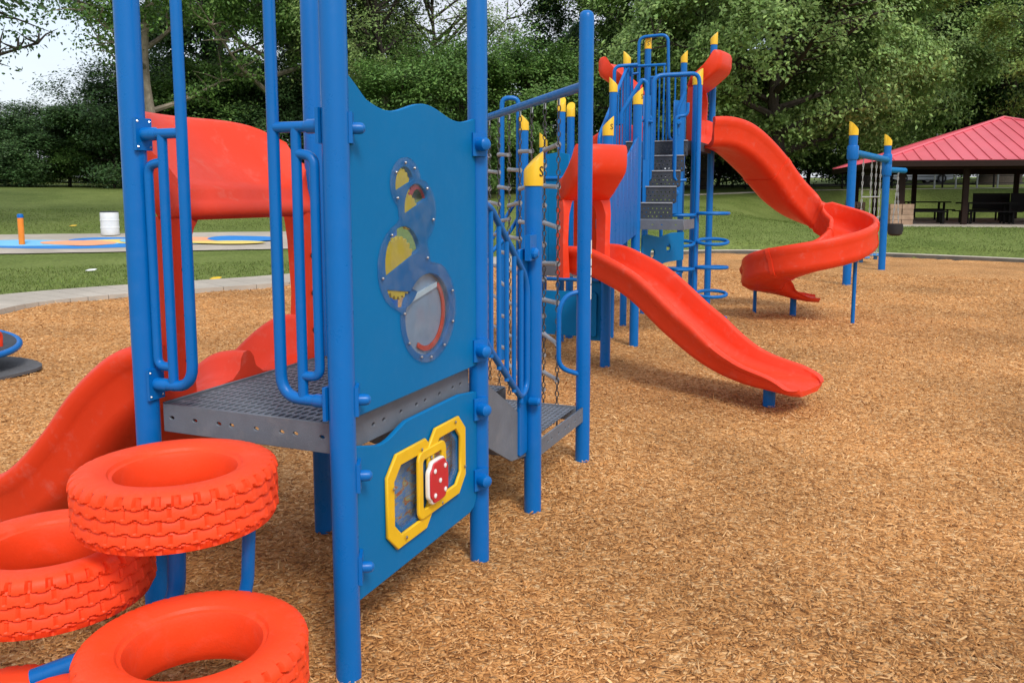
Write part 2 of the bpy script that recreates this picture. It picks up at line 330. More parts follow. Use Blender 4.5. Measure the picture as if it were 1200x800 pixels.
def mulch_mat(name, chips):
    m = bpy.data.materials.new(name); m.use_nodes = True; t = m.node_tree; n = t.nodes; l = t.links; p = n['Principled BSDF']; p.inputs['Roughness'].default_value = .85; p.inputs['Specular IOR Level'].default_value = .25
    g = n.new('ShaderNodeNewGeometry'); r = n.new('ShaderNodeValToRGB')
    cols = [(0, (.25, .100, .029)), (.18, (.45, .200, .060)), (.52, (.605, .288, .093)), (.84, (.70, .375, .145)), (1, (.84, .54, .26))]
    while len(r.color_ramp.elements) < len(cols): r.color_ramp.elements.new(.5)
    for e, (q, c) in zip(r.color_ramp.elements, cols): e.position = q; e.color = (*c, 1)
    big = n.new('ShaderNodeTexNoise'); big.inputs['Scale'].default_value = .55; big.inputs['Detail'].default_value = 4; l.new(g.outputs['Position'], big.inputs['Vector'])
    mb = n.new('ShaderNodeMapRange'); mb.inputs['From Min'].default_value = .3; mb.inputs['From Max'].default_value = .7; mb.inputs['To Min'].default_value = .72; mb.inputs['To Max'].default_value = 1.16; l.new(big.outputs['Fac'], mb.inputs['Value'])
    hs = n.new('ShaderNodeHueSaturation'); l.new(mb.outputs[0], hs.inputs['Value'])
    if chips: l.new(g.outputs['Random Per Island'], r.inputs['Fac'])
    else:
        mpn = n.new('ShaderNodeMapping'); mpn.inputs['Scale'].default_value = (1, 1, 1)
        vo = n.new('ShaderNodeTexVoronoi'); vo.inputs['Scale'].default_value = 52; vo.inputs['Randomness'].default_value = 1
        nn = n.new('ShaderNodeTexNoise'); nn.inputs['Scale'].default_value = 9; l.new(g.outputs['Position'], nn.inputs['Vector'])
        ma = n.new('ShaderNodeMixRGB'); ma.blend_type = 'ADD'; ma.inputs[0].default_value = .12; l.new(g.outputs['Position'], ma.inputs[1]); l.new(nn.outputs['Color'], ma.inputs[2]); l.new(ma.outputs[0], vo.inputs['Vector'])
        se = n.new('ShaderNodeSeparateColor'); l.new(vo.outputs['Color'], se.inputs[0]); l.new(se.outputs[0], r.inputs['Fac'])
        b = n.new('ShaderNodeBump'); b.inputs['Strength'].default_value = .9; b.inputs['Distance'].default_value = .018; l.new(vo.outputs['Distance'], b.inputs['Height']); b.invert = True; l.new(b.outputs[0], p.inputs['Normal'])
    l.new(r.outputs['Color'], hs.inputs['Color']); l.new(hs.outputs['Color'], p.inputs['Base Color']); return m
def mulch_z(x, y): return -.045*np.exp(-((x-2.5)**2+(y-6.35)**2)/.35)-.04*np.exp(-((x-4.6)**2+(y-11.95)**2)/.3)+.02*np.sin(x*.9+1.3*np.sin(y*.7))*np.sin(y*.8+x*.3)+.014*np.sin(x*1.7+.8*np.sin(y*1.1))*np.sin(y*1.45+.5)+.010*np.sin(x*3.9+y*2.7)
mu = mulch_mat('wood_mulch', False)
# mulch bed: fine grid trimmed by the border
gs = np.arange(-10, 27.01, .3); hs_ = np.arange(-8, 25.3, .3); X, Y = np.meshgrid(gs, hs_)
V = np.stack([X.ravel(), Y.ravel(), mulch_z(X, Y).ravel()], 1); nx = len(gs)
ii, jj = np.meshgrid(np.arange(len(gs)-1), np.arange(len(hs_)-1)); q = (jj*nx+ii).ravel()
INP = np.array(offset_poly(BORDER, .12)); cen = inside(V[q, 0]+.15, V[q, 1]+.15, INP)
q = q[cen]; me = npmesh('mulch', V, np.stack([q, q+1, q+nx+1, q+nx], 1))
tag(addmesh('mulch_ground', me, mu, smooth=True, angle=90), kind='structure')
def grass_mat():
    m = bpy.data.materials.new('lawn_grass'); m.use_nodes = True; t = m.node_tree; n = t.nodes; l = t.links; p = n['Principled BSDF']; p.inputs['Roughness'].default_value = .9; p.inputs['Specular IOR Level'].default_value = .15
    g = n.new('ShaderNodeNewGeometry'); a = n.new('ShaderNodeTexNoise'); a.inputs['Scale'].default_value = .35; a.inputs['Detail'].default_value = 8; a.inputs['Roughness'].default_value = .7; l.new(g.outputs['Position'], a.inputs['Vector'])
    r = n.new('ShaderNodeValToRGB'); r.color_ramp.elements[0].position = .3; r.color_ramp.elements[1].position = .72; r.color_ramp.elements[0].color = (.098, .142, .028, 1); r.color_ramp.elements[1].color = (.205, .250, .070, 1); l.new(a.outputs['Fac'], r.inputs['Fac'])
    f = n.new('ShaderNodeTexNoise'); f.inputs['Scale'].default_value = 14; f.inputs['Detail'].default_value = 5; l.new(g.outputs['Position'], f.inputs['Vector'])
    h = n.new('ShaderNodeHueSaturation'); mr = n.new('ShaderNodeMapRange'); mr.inputs['From Min'].default_value = .3; mr.inputs['From Max'].default_value = .7; mr.inputs['To Min'].default_value = .7; mr.inputs['To Max'].default_value = 1.3; l.new(f.outputs['Fac'], mr.inputs['Value']); l.new(mr.outputs[0], h.inputs['Value']); l.new(r.outputs['Color'], h.inputs['Color']); l.new(h.outputs['Color'], p.inputs['Base Color'])
    b = n.new('ShaderNodeBump'); b.inputs['Strength'].default_value = .8; b.inputs['Distance'].default_value = .06; l.new(f.outputs['Fac'], b.inputs['Height']); l.new(b.outputs[0], p.inputs['Normal']); return m
GRASS = grass_mat()
gx = np.concatenate([[-900, -400, -200, -120, -90], np.arange(-70, 70.1, .7), [90, 120, 200, 400, 900]]); gy = np.concatenate([[-900, -300, -100, -50, -30], np.arange(-20, 90.1, .7), [120, 200, 400, 900]])
X, Y = np.meshgrid(gx, gy); Z = terrn(X, Y)+.02; OUT2 = np.array(offset_poly(BORDER, .5)); Z = np.where(inside(X, Y, OUT2), -.25, Z)
nx = len(gx); ii, jj = np.meshgrid(np.arange(len(gx)-1), np.arange(len(gy)-1)); q = (jj*nx+ii).ravel()
tag(addmesh('lawn', npmesh('lawn', np.stack([X.ravel(), Y.ravel(), Z.ravel()], 1), np.stack([q, q+1, q+nx+1, q+nx], 1)), GRASS, smooth=True, angle=90), kind='structure')
def strip(name, line, d0, d1, z0, z1, m, kind='structure', follow=False, parent=None):
    """solid strip along a polyline between two sideways offsets"""
    A = offset_poly(line, d0); B = offset_poly(line, d1); b = MB(); rings = []
    for (ax, ay), (bx, by) in zip(A, B):
        h = terr((ax+bx)/2, (ay+by)/2) if follow else 0
        rings.append([(ax, ay, z0+h), (bx, by, z0+h), (bx, by, z1+h), (ax, ay, z1+h)])
    o = b.loft(rings).build(name, m, parent); return tag(o, kind=kind) if parent is None else o
def resample(line, step):
    o = []
    for k in range(len(line)-1):
        a, b = Vector(line[k]), Vector(line[k+1]); n = max(1, int((b-a).length/step))
        for i in range(n): o.append(tuple(a.lerp(b, i/n)))
    o.append(tuple(line[-1])); return o
sm = [tuple(p)[:2] for p in spline([(x, y, 0) for x, y in BORDER], 5)]
il = int(np.argmin([math.hypot(x-1.2, y-22) for x, y in sm]))                                                       # left part is edged by a path, right part by a kerb
kl = sm[:il+1]; kr = sm[il:]
tag(strip('kerb', kr, 0.0, .19, -.2, .10, KERBM), kind='structure')
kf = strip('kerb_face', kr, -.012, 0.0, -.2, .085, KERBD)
# path slabs along the left
pl = resample(kl, 1.6)
root = tag(strip('path', resample(kl, .8), .03, 1.45, -.25, .015, KERBD), kind='structure'); ORG[root.name] = ORG[root.name]
A_ = offset_poly(pl, 0.02); B_ = offset_poly(pl, 1.5)
for k in range(len(pl)-1):
    a, b2, c2, d2 = Vector(A_[k]), Vector(A_[k+1]), Vector(B_[k+1]), Vector(B_[k]); g = (b2-a).normalized()*.006
    if a.y < 2: continue
    MB().loft([[(*(a+g), z), (*(b2-g), z), (*(c2-g), z), (*(d2+g), z)] for z in (-.15, .075)]).build('slab', CONC, root)
# splash pad
def sheet(name, ol, h, m, parent=None):
    b = MB(); n = len(ol); c = np.mean(np.array(ol), 0); b.v = [Vector((c[0], c[1], terr(*c)+h))]+[Vector((x, y, terr(x, y)+h)) for x, y in ol]
    for r_ in (.5,): pass
    b.f = [[0, 1+k, 1+(k+1) % n] for k in range(n)]; return b.build(name, m, parent)
def padpt(x, y):                                              # pixel onto the rising lawn
    d = ray(x, y); t = 5.
    while t < 90:
        p = Vector((0, 0, EYE))+d*t
        if p.z < terr(p.x, p.y): break
        t += .05
    return p
def pad_poly(px_): return [tuple(padpt(x, y))[:2] for x, y in px_]
def dense(px_, n=10):
    o = []
    for k in range(len(px_)):
        a, b = px_[k], px_[(k+1) % len(px_)]
        for i in range(n): o.append((a[0]+(b[0]-a[0])*i/n, a[1]+(b[1]-a[1])*i/n))
    return o
def gridsheet(name, x0, x1, y0, y1, h, m, parent=None, nx=24, ny=6):
    """a sheet that follows the lawn, given by photo rows and columns"""
    b = MB(); P = [[padpt(x0+(x1-x0)*i/nx, y0[0]+(y0[1]-y0[0])*i/nx+((y1[0]+(y1[1]-y1[0])*i/nx)-(y0[0]+(y0[1]-y0[0])*i/nx))*j/ny) for i in range(nx+1)] for j in range(ny+1)]
    for row in P:
        for p in row: b.v.append(Vector((p.x, p.y, terr(p.x, p.y)+h)))
    for j in range(ny):
        for i in range(nx): k = j*(nx+1)+i; b.f.append([k, k+1, k+nx+2, k+nx+1])
    return b.build(name, m, parent, smooth=True)
pad = tag(gridsheet('splash_pad_paving', -330, 420, (306, 292), (281, 272), .05, CONC, None, 40, 8), kind='structure')
def blob(name, cx, cy, rx, ry, h, m):
    b = MB(); n = 28; rows = [0, .5, 1]; idx = 1; c = padpt(cx, cy); b.v.append(Vector((c.x, c.y, terr(c.x, c.y)+h)))
    for f in (.5, 1.):
        for k in range(n):
            t = 2*math.pi*k/n; p = padpt(cx+rx*f*math.cos(t), cy+ry*f*(1+.12*math.sin(3*t+cx))*math.sin(t)); b.v.append(Vector((p.x, p.y, terr(p.x, p.y)+h)))
    for k in range(n):
        k2 = (k+1) % n; b.f.append([0, 1+k, 1+k2]); b.f.append([1+k, 1+n+k, 1+n+k2, 1+k2])
    return b.build(name, m, pad)
for a in ((60, 289, 130, 4.6, .056, PB), (45, 287.6, 95, 3.6, .062, PLB), (92, 287.4, 45, 3.0, .068, POR), (160, 284, 80, 4, .056, PB), (150, 285.5, 60, 2.6, .062, PYE), (215, 285, 75, 4.4, .072, PLB), (240, 284, 48, 3, .080, POR), (285, 283, 42, 3.6, .086, PB), (262, 287.5, 50, 1.8, .092, PYE)):
    blob('painted_shape', *a)
# ------------------------------------------------------------------ wood chips, grass
def chips(n, r0, r1, seed):
    g = np.random.default_rng(seed); th_ = g.uniform(math.radians(-47), math.radians(47), n); r = r0+(r1-r0)*g.random(n)**1.55
    x, y = r*np.sin(th_), r*np.cos(th_); k = inside(x, y); x, y, r = x[k], y[k], r[k]; n = len(x)
    sc = .78+np.clip(r-2, 0, 30)*.052
    ln = g.gamma(4, .0056, n).clip(.008, .070)*sc; wd = g.uniform(.0038, .0105, n)*np.minimum(sc, 2.0)*1.1; hh = wd*g.uniform(.3, .6, n)
    yaw = g.uniform(0, 2*np.pi, n); pit = g.normal(0, .28, n)
    dx, dy, dz = np.cos(yaw)*np.cos(pit), np.sin(yaw)*np.cos(pit), np.sin(pit); sx, sy = -np.sin(yaw), np.cos(yaw); rol = g.normal(0, .4, n)
    z = mulch_z(x, y)+g.uniform(-.002, .012, n)*np.minimum(sc, 2)+np.abs(dz)*ln*.35; V = np.zeros((n, 6, 3))
    for e, s in ((0, -1), (1, 1)):
        tp = g.uniform(.35, 1., n); sk = g.normal(0, .25, n)
        ex, ey, ez = x+dx*ln*s/2, y+dy*ln*s/2, z+dz*ln*s/2
        for kk, (u, v) in enumerate(((-1, 0), (1, 0), (.25, 1))):
            uu = (u*wd*tp/2+sk*wd*.3); V[:, e*3+kk] = np.stack([ex+sx*uu, ey+sy*uu, ez+np.sin(rol)*uu+v*hh], 1)
    b = np.arange(n)[:, None]*6
    Fc = np.concatenate([b+np.array([0, 3, 5]), b+np.array([0, 5, 2]), b+np.array([1, 2, 5]), b+np.array([1, 5, 4]), b+np.array([0, 2, 1]), b+np.array([3, 4, 5])], 0)
    return npmesh('wood_chips', V.reshape(-1, 3), Fc)
tag(addmesh('wood_chips', chips(245000, 1.4, 20, 3), mulch_mat('wood_chip', True)), 'loose tan wood chips covering the whole play area', 'wood chips', kind='stuff')
def blades(n, seed):
    g = np.random.default_rng(seed); th_ = g.uniform(math.radians(-42), math.radians(42), n); r = 13+25*g.random(n)**1.0
    x, y = r*np.sin(th_), r*np.cos(th_); k = ~inside(x, y, np.array(offset_poly(BORDER, .25))); LEFT = np.array(offset_poly(kl, 1.6)+[(p[0], p[1]) for p in kl[::-1]]); k &= ~inside(x, y, LEFT)
    # keep off the splash pad and the pavilion slab
    k &= ~((x < -1) & (r > 22.0) & (r < 29.8)); k &= ~(np.hypot(x-PVC[0], y-PVC[1]) < 5.2); x, y, r = x[k], y[k], r[k]; n = len(x)
    z = terrn(x, y)+.015; h = g.uniform(.025, .065, n)*(1+.0*r); wd = g.uniform(.012, .03, n); a = g.uniform(0, 6.28, n); le = g.normal(0, .03, (n, 2))
    V = np.zeros((n, 3, 3)); V[:, 0] = np.stack([x-np.cos(a)*wd/2, y-np.sin(a)*wd/2, z], 1); V[:, 1] = np.stack([x+np.cos(a)*wd/2, y+np.sin(a)*wd/2, z], 1); V[:, 2] = np.stack([x+le[:, 0], y+le[:, 1], z+h], 1)
    return npmesh('grass', V.reshape(-1, 3), np.arange(3*n).reshape(n, 3))
tag(addmesh('grass', blades(150000, 5), mat('grass_blade', (.155, .208, .050), .8, .25, .5, island=.5, transl=.3, spec=.2)), 'short mown green grass round the play area', 'grass', kind='stuff')
# ------------------------------------------------------------------ near play tower
LA, LB, DZ = .87, 1.10, .91
P1, P2, P3, P4 = W(LA, -LB), W(0, -LB), W(0, 0), W(LA, 0)
T = thing('play_tower', 'blue play tower with grey perforated deck and gear panel beside the stacked tyres', 'play tower', tuple(W(LA/2, -LB/2)))
for p in (P1, P2, P3, P4): post(p, 2.95, T)
perforated('deck', W(.055, -LB+.055, DZ), GA, GB, LA-.11, LB-.11, .030, .054, .017, .041, .012, GREY, T)
fascia(W(.05, -LB+.035), W(LA-.05, -LB+.035), DZ-.10, DZ+.004, T); fascia(W(.035, -LB+.05), W(.035, -.05), DZ-.10, DZ+.004, T, 9)
fascia(W(.05, -.035), W(LA-.05, -.035), DZ-.10, DZ+.004, T); fascia(W(LA-.035, -LB+.05), W(LA-.035, -.05), DZ-.10, DZ+.004, T)
# gear panel on the right side
PO = W(0.0, -LB); n_out = -GA
def pb(b, z): return PO+GB*b+UP*z
def pxpanel(x, y):                                            # pixel onto the panel plane -> (b, z)
    d = ray(x, y); o = Vector((0, 0, EYE)); t = (PO-o).dot(GA)/d.dot(GA); p = o+d*t; return ((p-PO).dot(GB), p.z)
x0, x1 = PR+.004, LB-PR-.004
top = []
for k in range(41):
    s = k/40; z = 2.02+.028*math.cos(s*2*math.pi*1.75+.2)*(1-.3*s)+(.05*(1-s/.12) if s < .12 else 0)
    top.append((x0+(x1-x0)*s, z))
CIRC = [(472, 216, .098), (486, 248, .125), (471, 312, .168), (500, 365, .200)]
CC = [(*pxpanel(x, y), r) for x, y, r in CIRC]
def union_outline(cs, grow=0.):
    zs0 = min(c[1]-c[2]-grow for c in cs); zs1 = max(c[1]+c[2]+grow for c in cs); Lf, Rt = [], []; n = 70
    for k in range(n+1):
        z = zs0+(zs1-zs0)*(.5-.5*math.cos(math.pi*k/n)); lo, hi = 9, -9
        for b_, c_, r_ in cs:
            h = (r_+grow)**2-(z-c_)**2
            if h >= -1e-9: h = 1.15*math.sqrt(max(h, 0)); lo = min(lo, b_-h); hi = max(hi, b_+h)
        if lo < hi+1e-9: Lf.append((lo, z)); Rt.append((hi+1e-5, z))
    return Rt+Lf[::-1]
def halfmoon(c, r, a0, a1, n=14): return [(c[0]+r*math.cos(math.radians(a0+(a1-a0)*k/n)), c[1]+r*math.sin(math.radians(a0+(a1-a0)*k/n))) for k in range(n+1)]
tilt = 18
holes = [halfmoon((CC[0][0], CC[0][1]-.005), .072, tilt, tilt+180), halfmoon((CC[1][0], CC[1][1]+.012), .096, tilt+5, tilt+175),
         halfmoon((CC[2][0], CC[2][1]+.014), .138, tilt, tilt+180), halfmoon((CC[2][0]-.006, CC[2][1]-.026), .132, tilt+183, tilt+305), circ(CC[3][0], CC[3][1]-.01, .190, 32, .165)]
panel = plate('gear_panel', [[(x0, DZ+.03), (x1, DZ+.03)]+top[::-1]]+holes, .02, PO-GA*.0, GB, UP, PANEL, T, .003)
def gear(c, r, teeth, m, dz, inner=None):
    ol = []
    for k in range(teeth*4):
        a = 2*math.pi*(k/ (teeth*4)); rr = r if k % 4 in (0, 1) else r*.90; ol.append((c[0]+rr*math.cos(a), c[1]+rr*math.sin(a)))
    o = [ol]
    if inner: o.append(circ(c[0], c[1], inner))
    return plate('gear', o, .012, PO+GA*dz, GB, UP, m, panel, .001)
gear((CC[0][0]-.018, CC[0][1]-.004), .062, 16, YEL, .001); gear((CC[1][0]-.055, CC[1][1]+.0), .066, 16, YEL, .001); gear((CC[2][0]-.03, CC[2][1]-.004), .118, 24, YEL, .001)
gear((CC[1][0]+.03, CC[1][1]+.03), .085, 20, REDP, .006, .058); ca = (CC[3][0]+.02, CC[3][1]-.01); plate('red_arc', [halfmoon(ca, .150, -125, 50, 30)+halfmoon(ca, .132, -125, 50, 30)[::-1]], .008, PO+GA*.009, GB, UP, RED, panel, .001)
plate('reflection_backing', [circ(ca[0], ca[1], .200, 32, .175)], .004, PO+GA*.016, GB, UP, mat('sky_reflection_tint', (.30, .37, .47), .3, .12, 5, 0, 80, .6, col2=(.36, .36, .44), c2scale=9), panel, .001)  # added disc; its grey-blue colour paints the sky reflection in the window circle
plate('brace', [[(CC[3][0]-.11, CC[3][1]+.05), (CC[3][0]+.10, CC[3][1]+.09), (CC[3][0]+.10, CC[3][1]+.11), (CC[3][0]-.11, CC[3][1]+.07)]], .01, PO+GA*.010, GB, UP, WHITE, panel, .001)
plate('window', [union_outline(CC)], .006, PO-GA*.0145, GB, UP, GLASS, panel, .001)
uo = union_outline(CC, -.018)
for k in range(0, len(uo), 9):
    b = MB(); b.lathe([(.006, 0), (.006, .003), (.004, .006), (.001, .0065)], pb(*uo[k])-GA*.017, -GA, 8); b.build('bolt', STEEL, panel, smooth=True)
# lower panel with yellow maze window
lo = []
for k in range(31):
    s = k/30; z = .845-.02*math.sin(s*math.pi*2.2+.5)-.012*s-.03*math.exp(-((s-.2)/.12)**2); lo.append((x0+(x1-x0)*s, min(z, DZ-.075)))
zb = .275
A_c, B_c = pxpanel(477, 576), pxpanel(518, 540); R_c = pxpanel(499, 560)
def octa(c, r, k=.5):
    return [(c[0]+r*sx, c[1]+r*sy) for sx, sy in ((1, -k), (1, k), (k, 1), (-k, 1), (-1, k), (-1, -k), (-k, -1), (k, -1))]
def rot(ol, c, a):
    ca, sa = math.cos(a), math.sin(a); return [(c[0]+(x-c[0])*ca-(y-c[1])*sa, c[1]+(x-c[0])*sa+(y-c[1])*ca) for x, y in ol]
maze = plate('maze_panel', [[(x0, zb), (x1-.07, zb), (x1-.03, zb+.012), (x1-.008, zb+.04), (x1, zb+.09)]+lo[::-1], octa(A_c, .125)[::1], octa(B_c, .115)], .02, PO, GB, UP, PANEL, T, .003)
plate('picture_board', [rrect(A_c[0]-.19, A_c[1]-.18, B_c[0]+.17, B_c[1]+.17, .03)], .006, PO+GA*.035, GB, UP, PRINT, maze, .001)
def ring_plate(name, c, r, wdt, dz, m, k=.5): return plate(name, [octa(c, r, k), octa(c, r-wdt, k)], .014, PO-GA*dz, GB, UP, m, maze, .004)
ring_plate('yellow_frame', A_c, .182, .043, .0185, YEL, .62); ring_plate('yellow_frame', B_c, .168, .042, .0225, YEL, .62)
plate('yellow_frame', [rrect(R_c[0]-.115, R_c[1]-.135, R_c[0]+.115, R_c[1]+.135, .035), rrect(R_c[0]-.085, R_c[1]-.105, R_c[0]+.085, R_c[1]+.105, .02)], .014, PO-GA*.0275, GB, UP, YEL, maze, .004)
plate('window', [octa(A_c, .134)], .005, PO-GA*.012, GB, UP, GLASS, maze, .001); plate('window', [octa(B_c, .122)], .005, PO-GA*.0121, GB, UP, GLASS, maze, .001)
for c in (A_c, B_c):
    for x, z in octa(c, .155, .42)[::2]:
        MB().lathe([(.007, 0), (.007, .003), (.001, .006)], pb(x, z)-GA*.0325, -GA, 8).build('bolt', STEEL, maze, smooth=True)
wav = [(R_c[0]+(.072+.006*math.cos(4*t))*math.copysign(abs(math.cos(t))**.33, math.cos(t)), R_c[1]+(.080+.006*math.cos(4*t))*math.copysign(abs(math.sin(t))**.33, math.sin(t))) for t in [2*math.pi*k/48 for k in range(48)]]
plate('knob', [wav], .018, PO-GA*.049, GB, UP, WHITE, maze, .004); plate('knob_face', [[(R_c[0]+(x-R_c[0])*.93, R_c[1]+(z-R_c[1])*.93) for x, z in wav]], .008, PO-GA*.0615, GB, UP, REDP, maze, .003)
for sx, sz in ((-1, -1), (1, -1), (1, 1), (-1, 1), (0, 0)):
    MB().lathe([(.010, 0), (.010, .003), (.001, .007)], pb(R_c[0]+.044*sx, R_c[1]+.05*sz)-GA*.066, -GA, 10).build('bolt', WHITE, maze, smooth=True)
for x, y in ((548, 169), (553, 411), (554, 479), (554, 562)):
    z = pxpanel(x, y)[1]; clamp(W(-.03, -.048, z), (-GA-GB*.55), T); clamp(W(-.03, -LB+.048, z), (-GA+GB*.55), T, .02, .045)
# entry rails on the front side (a plane facing the tyres)
FO = W(0, -LB)
def pf(x, y):
    d = ray(x, y); o = Vector((0, 0, EYE)); t = (FO-o).dot(GB)/d.dot(GB); return o+d*t
for side in (0, 1):
    if side == 0:
        P_ = P1; main = (211, 60), (224, 452); mid = (187.5, 158), (206, 452); jt = ((188, 190), (173, 190), (186, 430), (203, 430)); hz = (176, 157), (213, 156); lw = (178, 454); up = 213
    else:
        P_ = P2; main = (315, 60), (332, 466); mid = (343, 151), (359, 468); jt = ((343.5, 180), (364, 180), (379, 440), (358, 440)); hz = (378, 146), (317, 150); lw = (392, 470); up = 317
    d = GA if side else -GA
    zh = pf(*hz[1]).z; q0 = pf(*main[0]); q1 = pf(*main[1]); lat0 = (q0-FO).dot(GA); lat1 = (q1-FO).dot(GA); lat = (lat0+lat1)/2
    lm = (((pf(*mid[0])+pf(*mid[1]))/2)-FO).dot(GA); lj = (((pf(*jt[1])+pf(*jt[2]))/2)-FO).dot(GA); zlo = pf(*mid[1]).z; pa = (P_-FO).dot(GA)
    C = lambda l_, z: FO+GA*l_+UP*z
    r_ = MB().tube(fillet([C(pa+(.03 if side else -.03), zlo), C(lat, zlo), C(lat, 2.5), C(LA/2, 2.9)], .085), .0205, 12).build('entry_rail', BLUE, T, smooth=True)
    MB().tube([C(pa+(.03 if side else -.03), zh), C(lat, zh)], .0185, 12).build('crossbar', BLUE, r_, smooth=True)
    MB().tube([C(lm, zlo), C(lm, zh)], .0180, 12).build('upright', BLUE, r_, smooth=True)
    zj0, zj1 = pf(*jt[0]).z, pf(*jt[3]).z
    MB().tube(fillet([C(lm, zj0), C(lj, zj0-.01), C(lj, zj1), C(lm, zj1)], .05), .0170, 12).build('grab_bar', BLUE, r_, smooth=True)
    for z in (zh, zlo):
        b = MB(); e = C(pa, z)+d*0; s = 1 if side else -1
        b.box(C(pa+s*.047, z), (.012, .075, .115), (GA, GB, UP)); b.lathe([(.024, 0), (.024, .06), (.019, .07)], C(pa+s*.045, z), GA*s, 14); b.build('bracket', BLUE, r_, smooth=True)
        for sx in (-1, 1):
            for sz in (-1, 1): MB().lathe([(.005, 0), (.001, .004)], C(pa+s*.053, z+.045*sz)+GB*.028*sx, GA*s, 6).build('bolt', STEEL, r_)
# ------------------------------------------------------------------ tyre climber
def tyre_mesh(c, ztop, h, R, seed):
    c = Vector((c[0], c[1], 0)); prof = []; n = 288; rin = R*.58
    # profile: (radius, z rel. to top, tread?)  from inner hole over the sidewall, down the tread, and under
    pr = [(rin+.012, -h+.028), (rin, -h+.05), (rin-.004, -h/2), (rin, -.040), (rin+.006, -.024), (rin+.016, -.020), (rin+.022, -.011), (rin+.040, -.003), (R*.80, 0), (R*.90, -.002), (R*.95, -.007), (R*.98, -.015), (R*.995, -.025)]
    m_ = 34
    pr += [(R, -.034-(h-.064)*k/m_) for k in range(m_+1)]
    pr += [(R*.985, -h+.022), (R*.95, -h+.010), (R*.85, -h), (rin+.05, -h+.004), (rin+.022, -h+.014)]
    NP = len(pr); V = np.zeros((NP, n, 3)); t = 2*np.pi*np.arange(n)/n
    for i, (r, z) in enumerate(pr):
        rr = np.full(n, r); zz = np.full(n, ztop+z)
        s = (-z)/h
        lug = ((t*36/(2*np.pi)+seed*.3) % 1)
        if r > R*.955:
            dep = np.zeros(n); NB = 30
            bands = ((.20, 0), (.40, .5), (.60, 0), (.80, .5))
            for q, (s0, ph) in enumerate(bands):              # rows of scalloped blocks, each row stepped in below the one above
                cell = (t*NB/(2*np.pi)+ph) % 1; wv = s0+.055*np.sin(np.pi*cell)-.03; dd = s-wv
                dep += np.where(dd > 0, .011*np.exp(-dd/.075), 0)
                row = (s > s0+.03) & (s < s0+.17); dep += np.where(row & (np.abs(((cell+.5) % 1)-.5) < .05), .006, 0)
            dep = np.minimum(dep, .015)
            edge = (s < .19) | (s > .88)
            dep = np.where(edge & (lug < .26), .014, dep)
            rr = rr-dep
        elif r > R*.94 and z > -.05: 
            rr = rr-np.where(lug < .16, .005, 0); zz = zz-np.where(lug < .16, .002, 0)
        V[i] = np.stack([c.x+rr*np.cos(t), c.y+rr*np.sin(t), zz], 1)
    i, j = np.meshgrid(np.arange(NP), np.arange(n), indexing='ij'); i2 = (i+1) % NP; j2 = (j+1) % n
    return npmesh('tyre', V.reshape(-1, 3), np.stack([(i*n+j).ravel(), (i*n+j2).ravel(), (i2*n+j2).ravel(), (i2*n+j).ravel()], 1))
TC = thing('tyre_climber', 'stack of orange-red moulded tyres on blue pipes climbing to the deck', 'tyre climber', (-1.05, 2.4, 0))
TY = [((-1.062, 2.615), .860, .19), ((-1.471, 2.60), .615, .195), ((-.883, 2.235), .485, .195), ((-1.46, 2.20), .262, .195)]
for k, (c, z, h) in enumerate(TY):
    o = addmesh('tyre', tyre_mesh(c, z, h, .31, k), TYRE, TC, smooth=True, angle=28)
def link_block(p, q, z0, z1, wd):
    p, q = Vector(p), Vector(q); d = (q-p).normalized(); sd_ = UP.cross(d); b = MB()
    b.loft([[p+sd_*wd+UP*z, q+sd_*wd+UP*z, q-sd_*wd+UP*z, p-sd_*wd+UP*z] for z in (z0, z1)]); return b.build('tyre_joint', TYRE, TC)
c1, c3 = Vector((-1.062, 2.615, 0)), Vector((-.883, 2.235, 0))
tubeobj('pipe', fillet([atz(292, 610, .69)+Vector((0, 0, 0)), c1+Vector((.21, .0, .44)), c1+Vector((.17, -.06, .34)), c3+Vector((.03, .26, .33))], .09), .021, BLUE, TC)
tubeobj('pipe', fillet([Vector((-1.07, 2.62, .69)), Vector((-1.08, 2.61, .38)), Vector((-1.22, 2.50, .31)), Vector((-1.45, 2.42, .25))], .10), .028, BLUE, TC)
tubeobj('pipe', [Vector((-1.78, 2.55, .45)), Vector((-1.80, 2.55, -.2))], .03, BLUE, TC)
tubeobj('pipe', fillet([Vector((-1.75, 2.42, .42)), Vector((-1.60, 2.36, .20)), Vector((-1.25, 2.36, .235)), Vector((-1.12, 2.34, .28))], .1), .022, BLUE, TC)
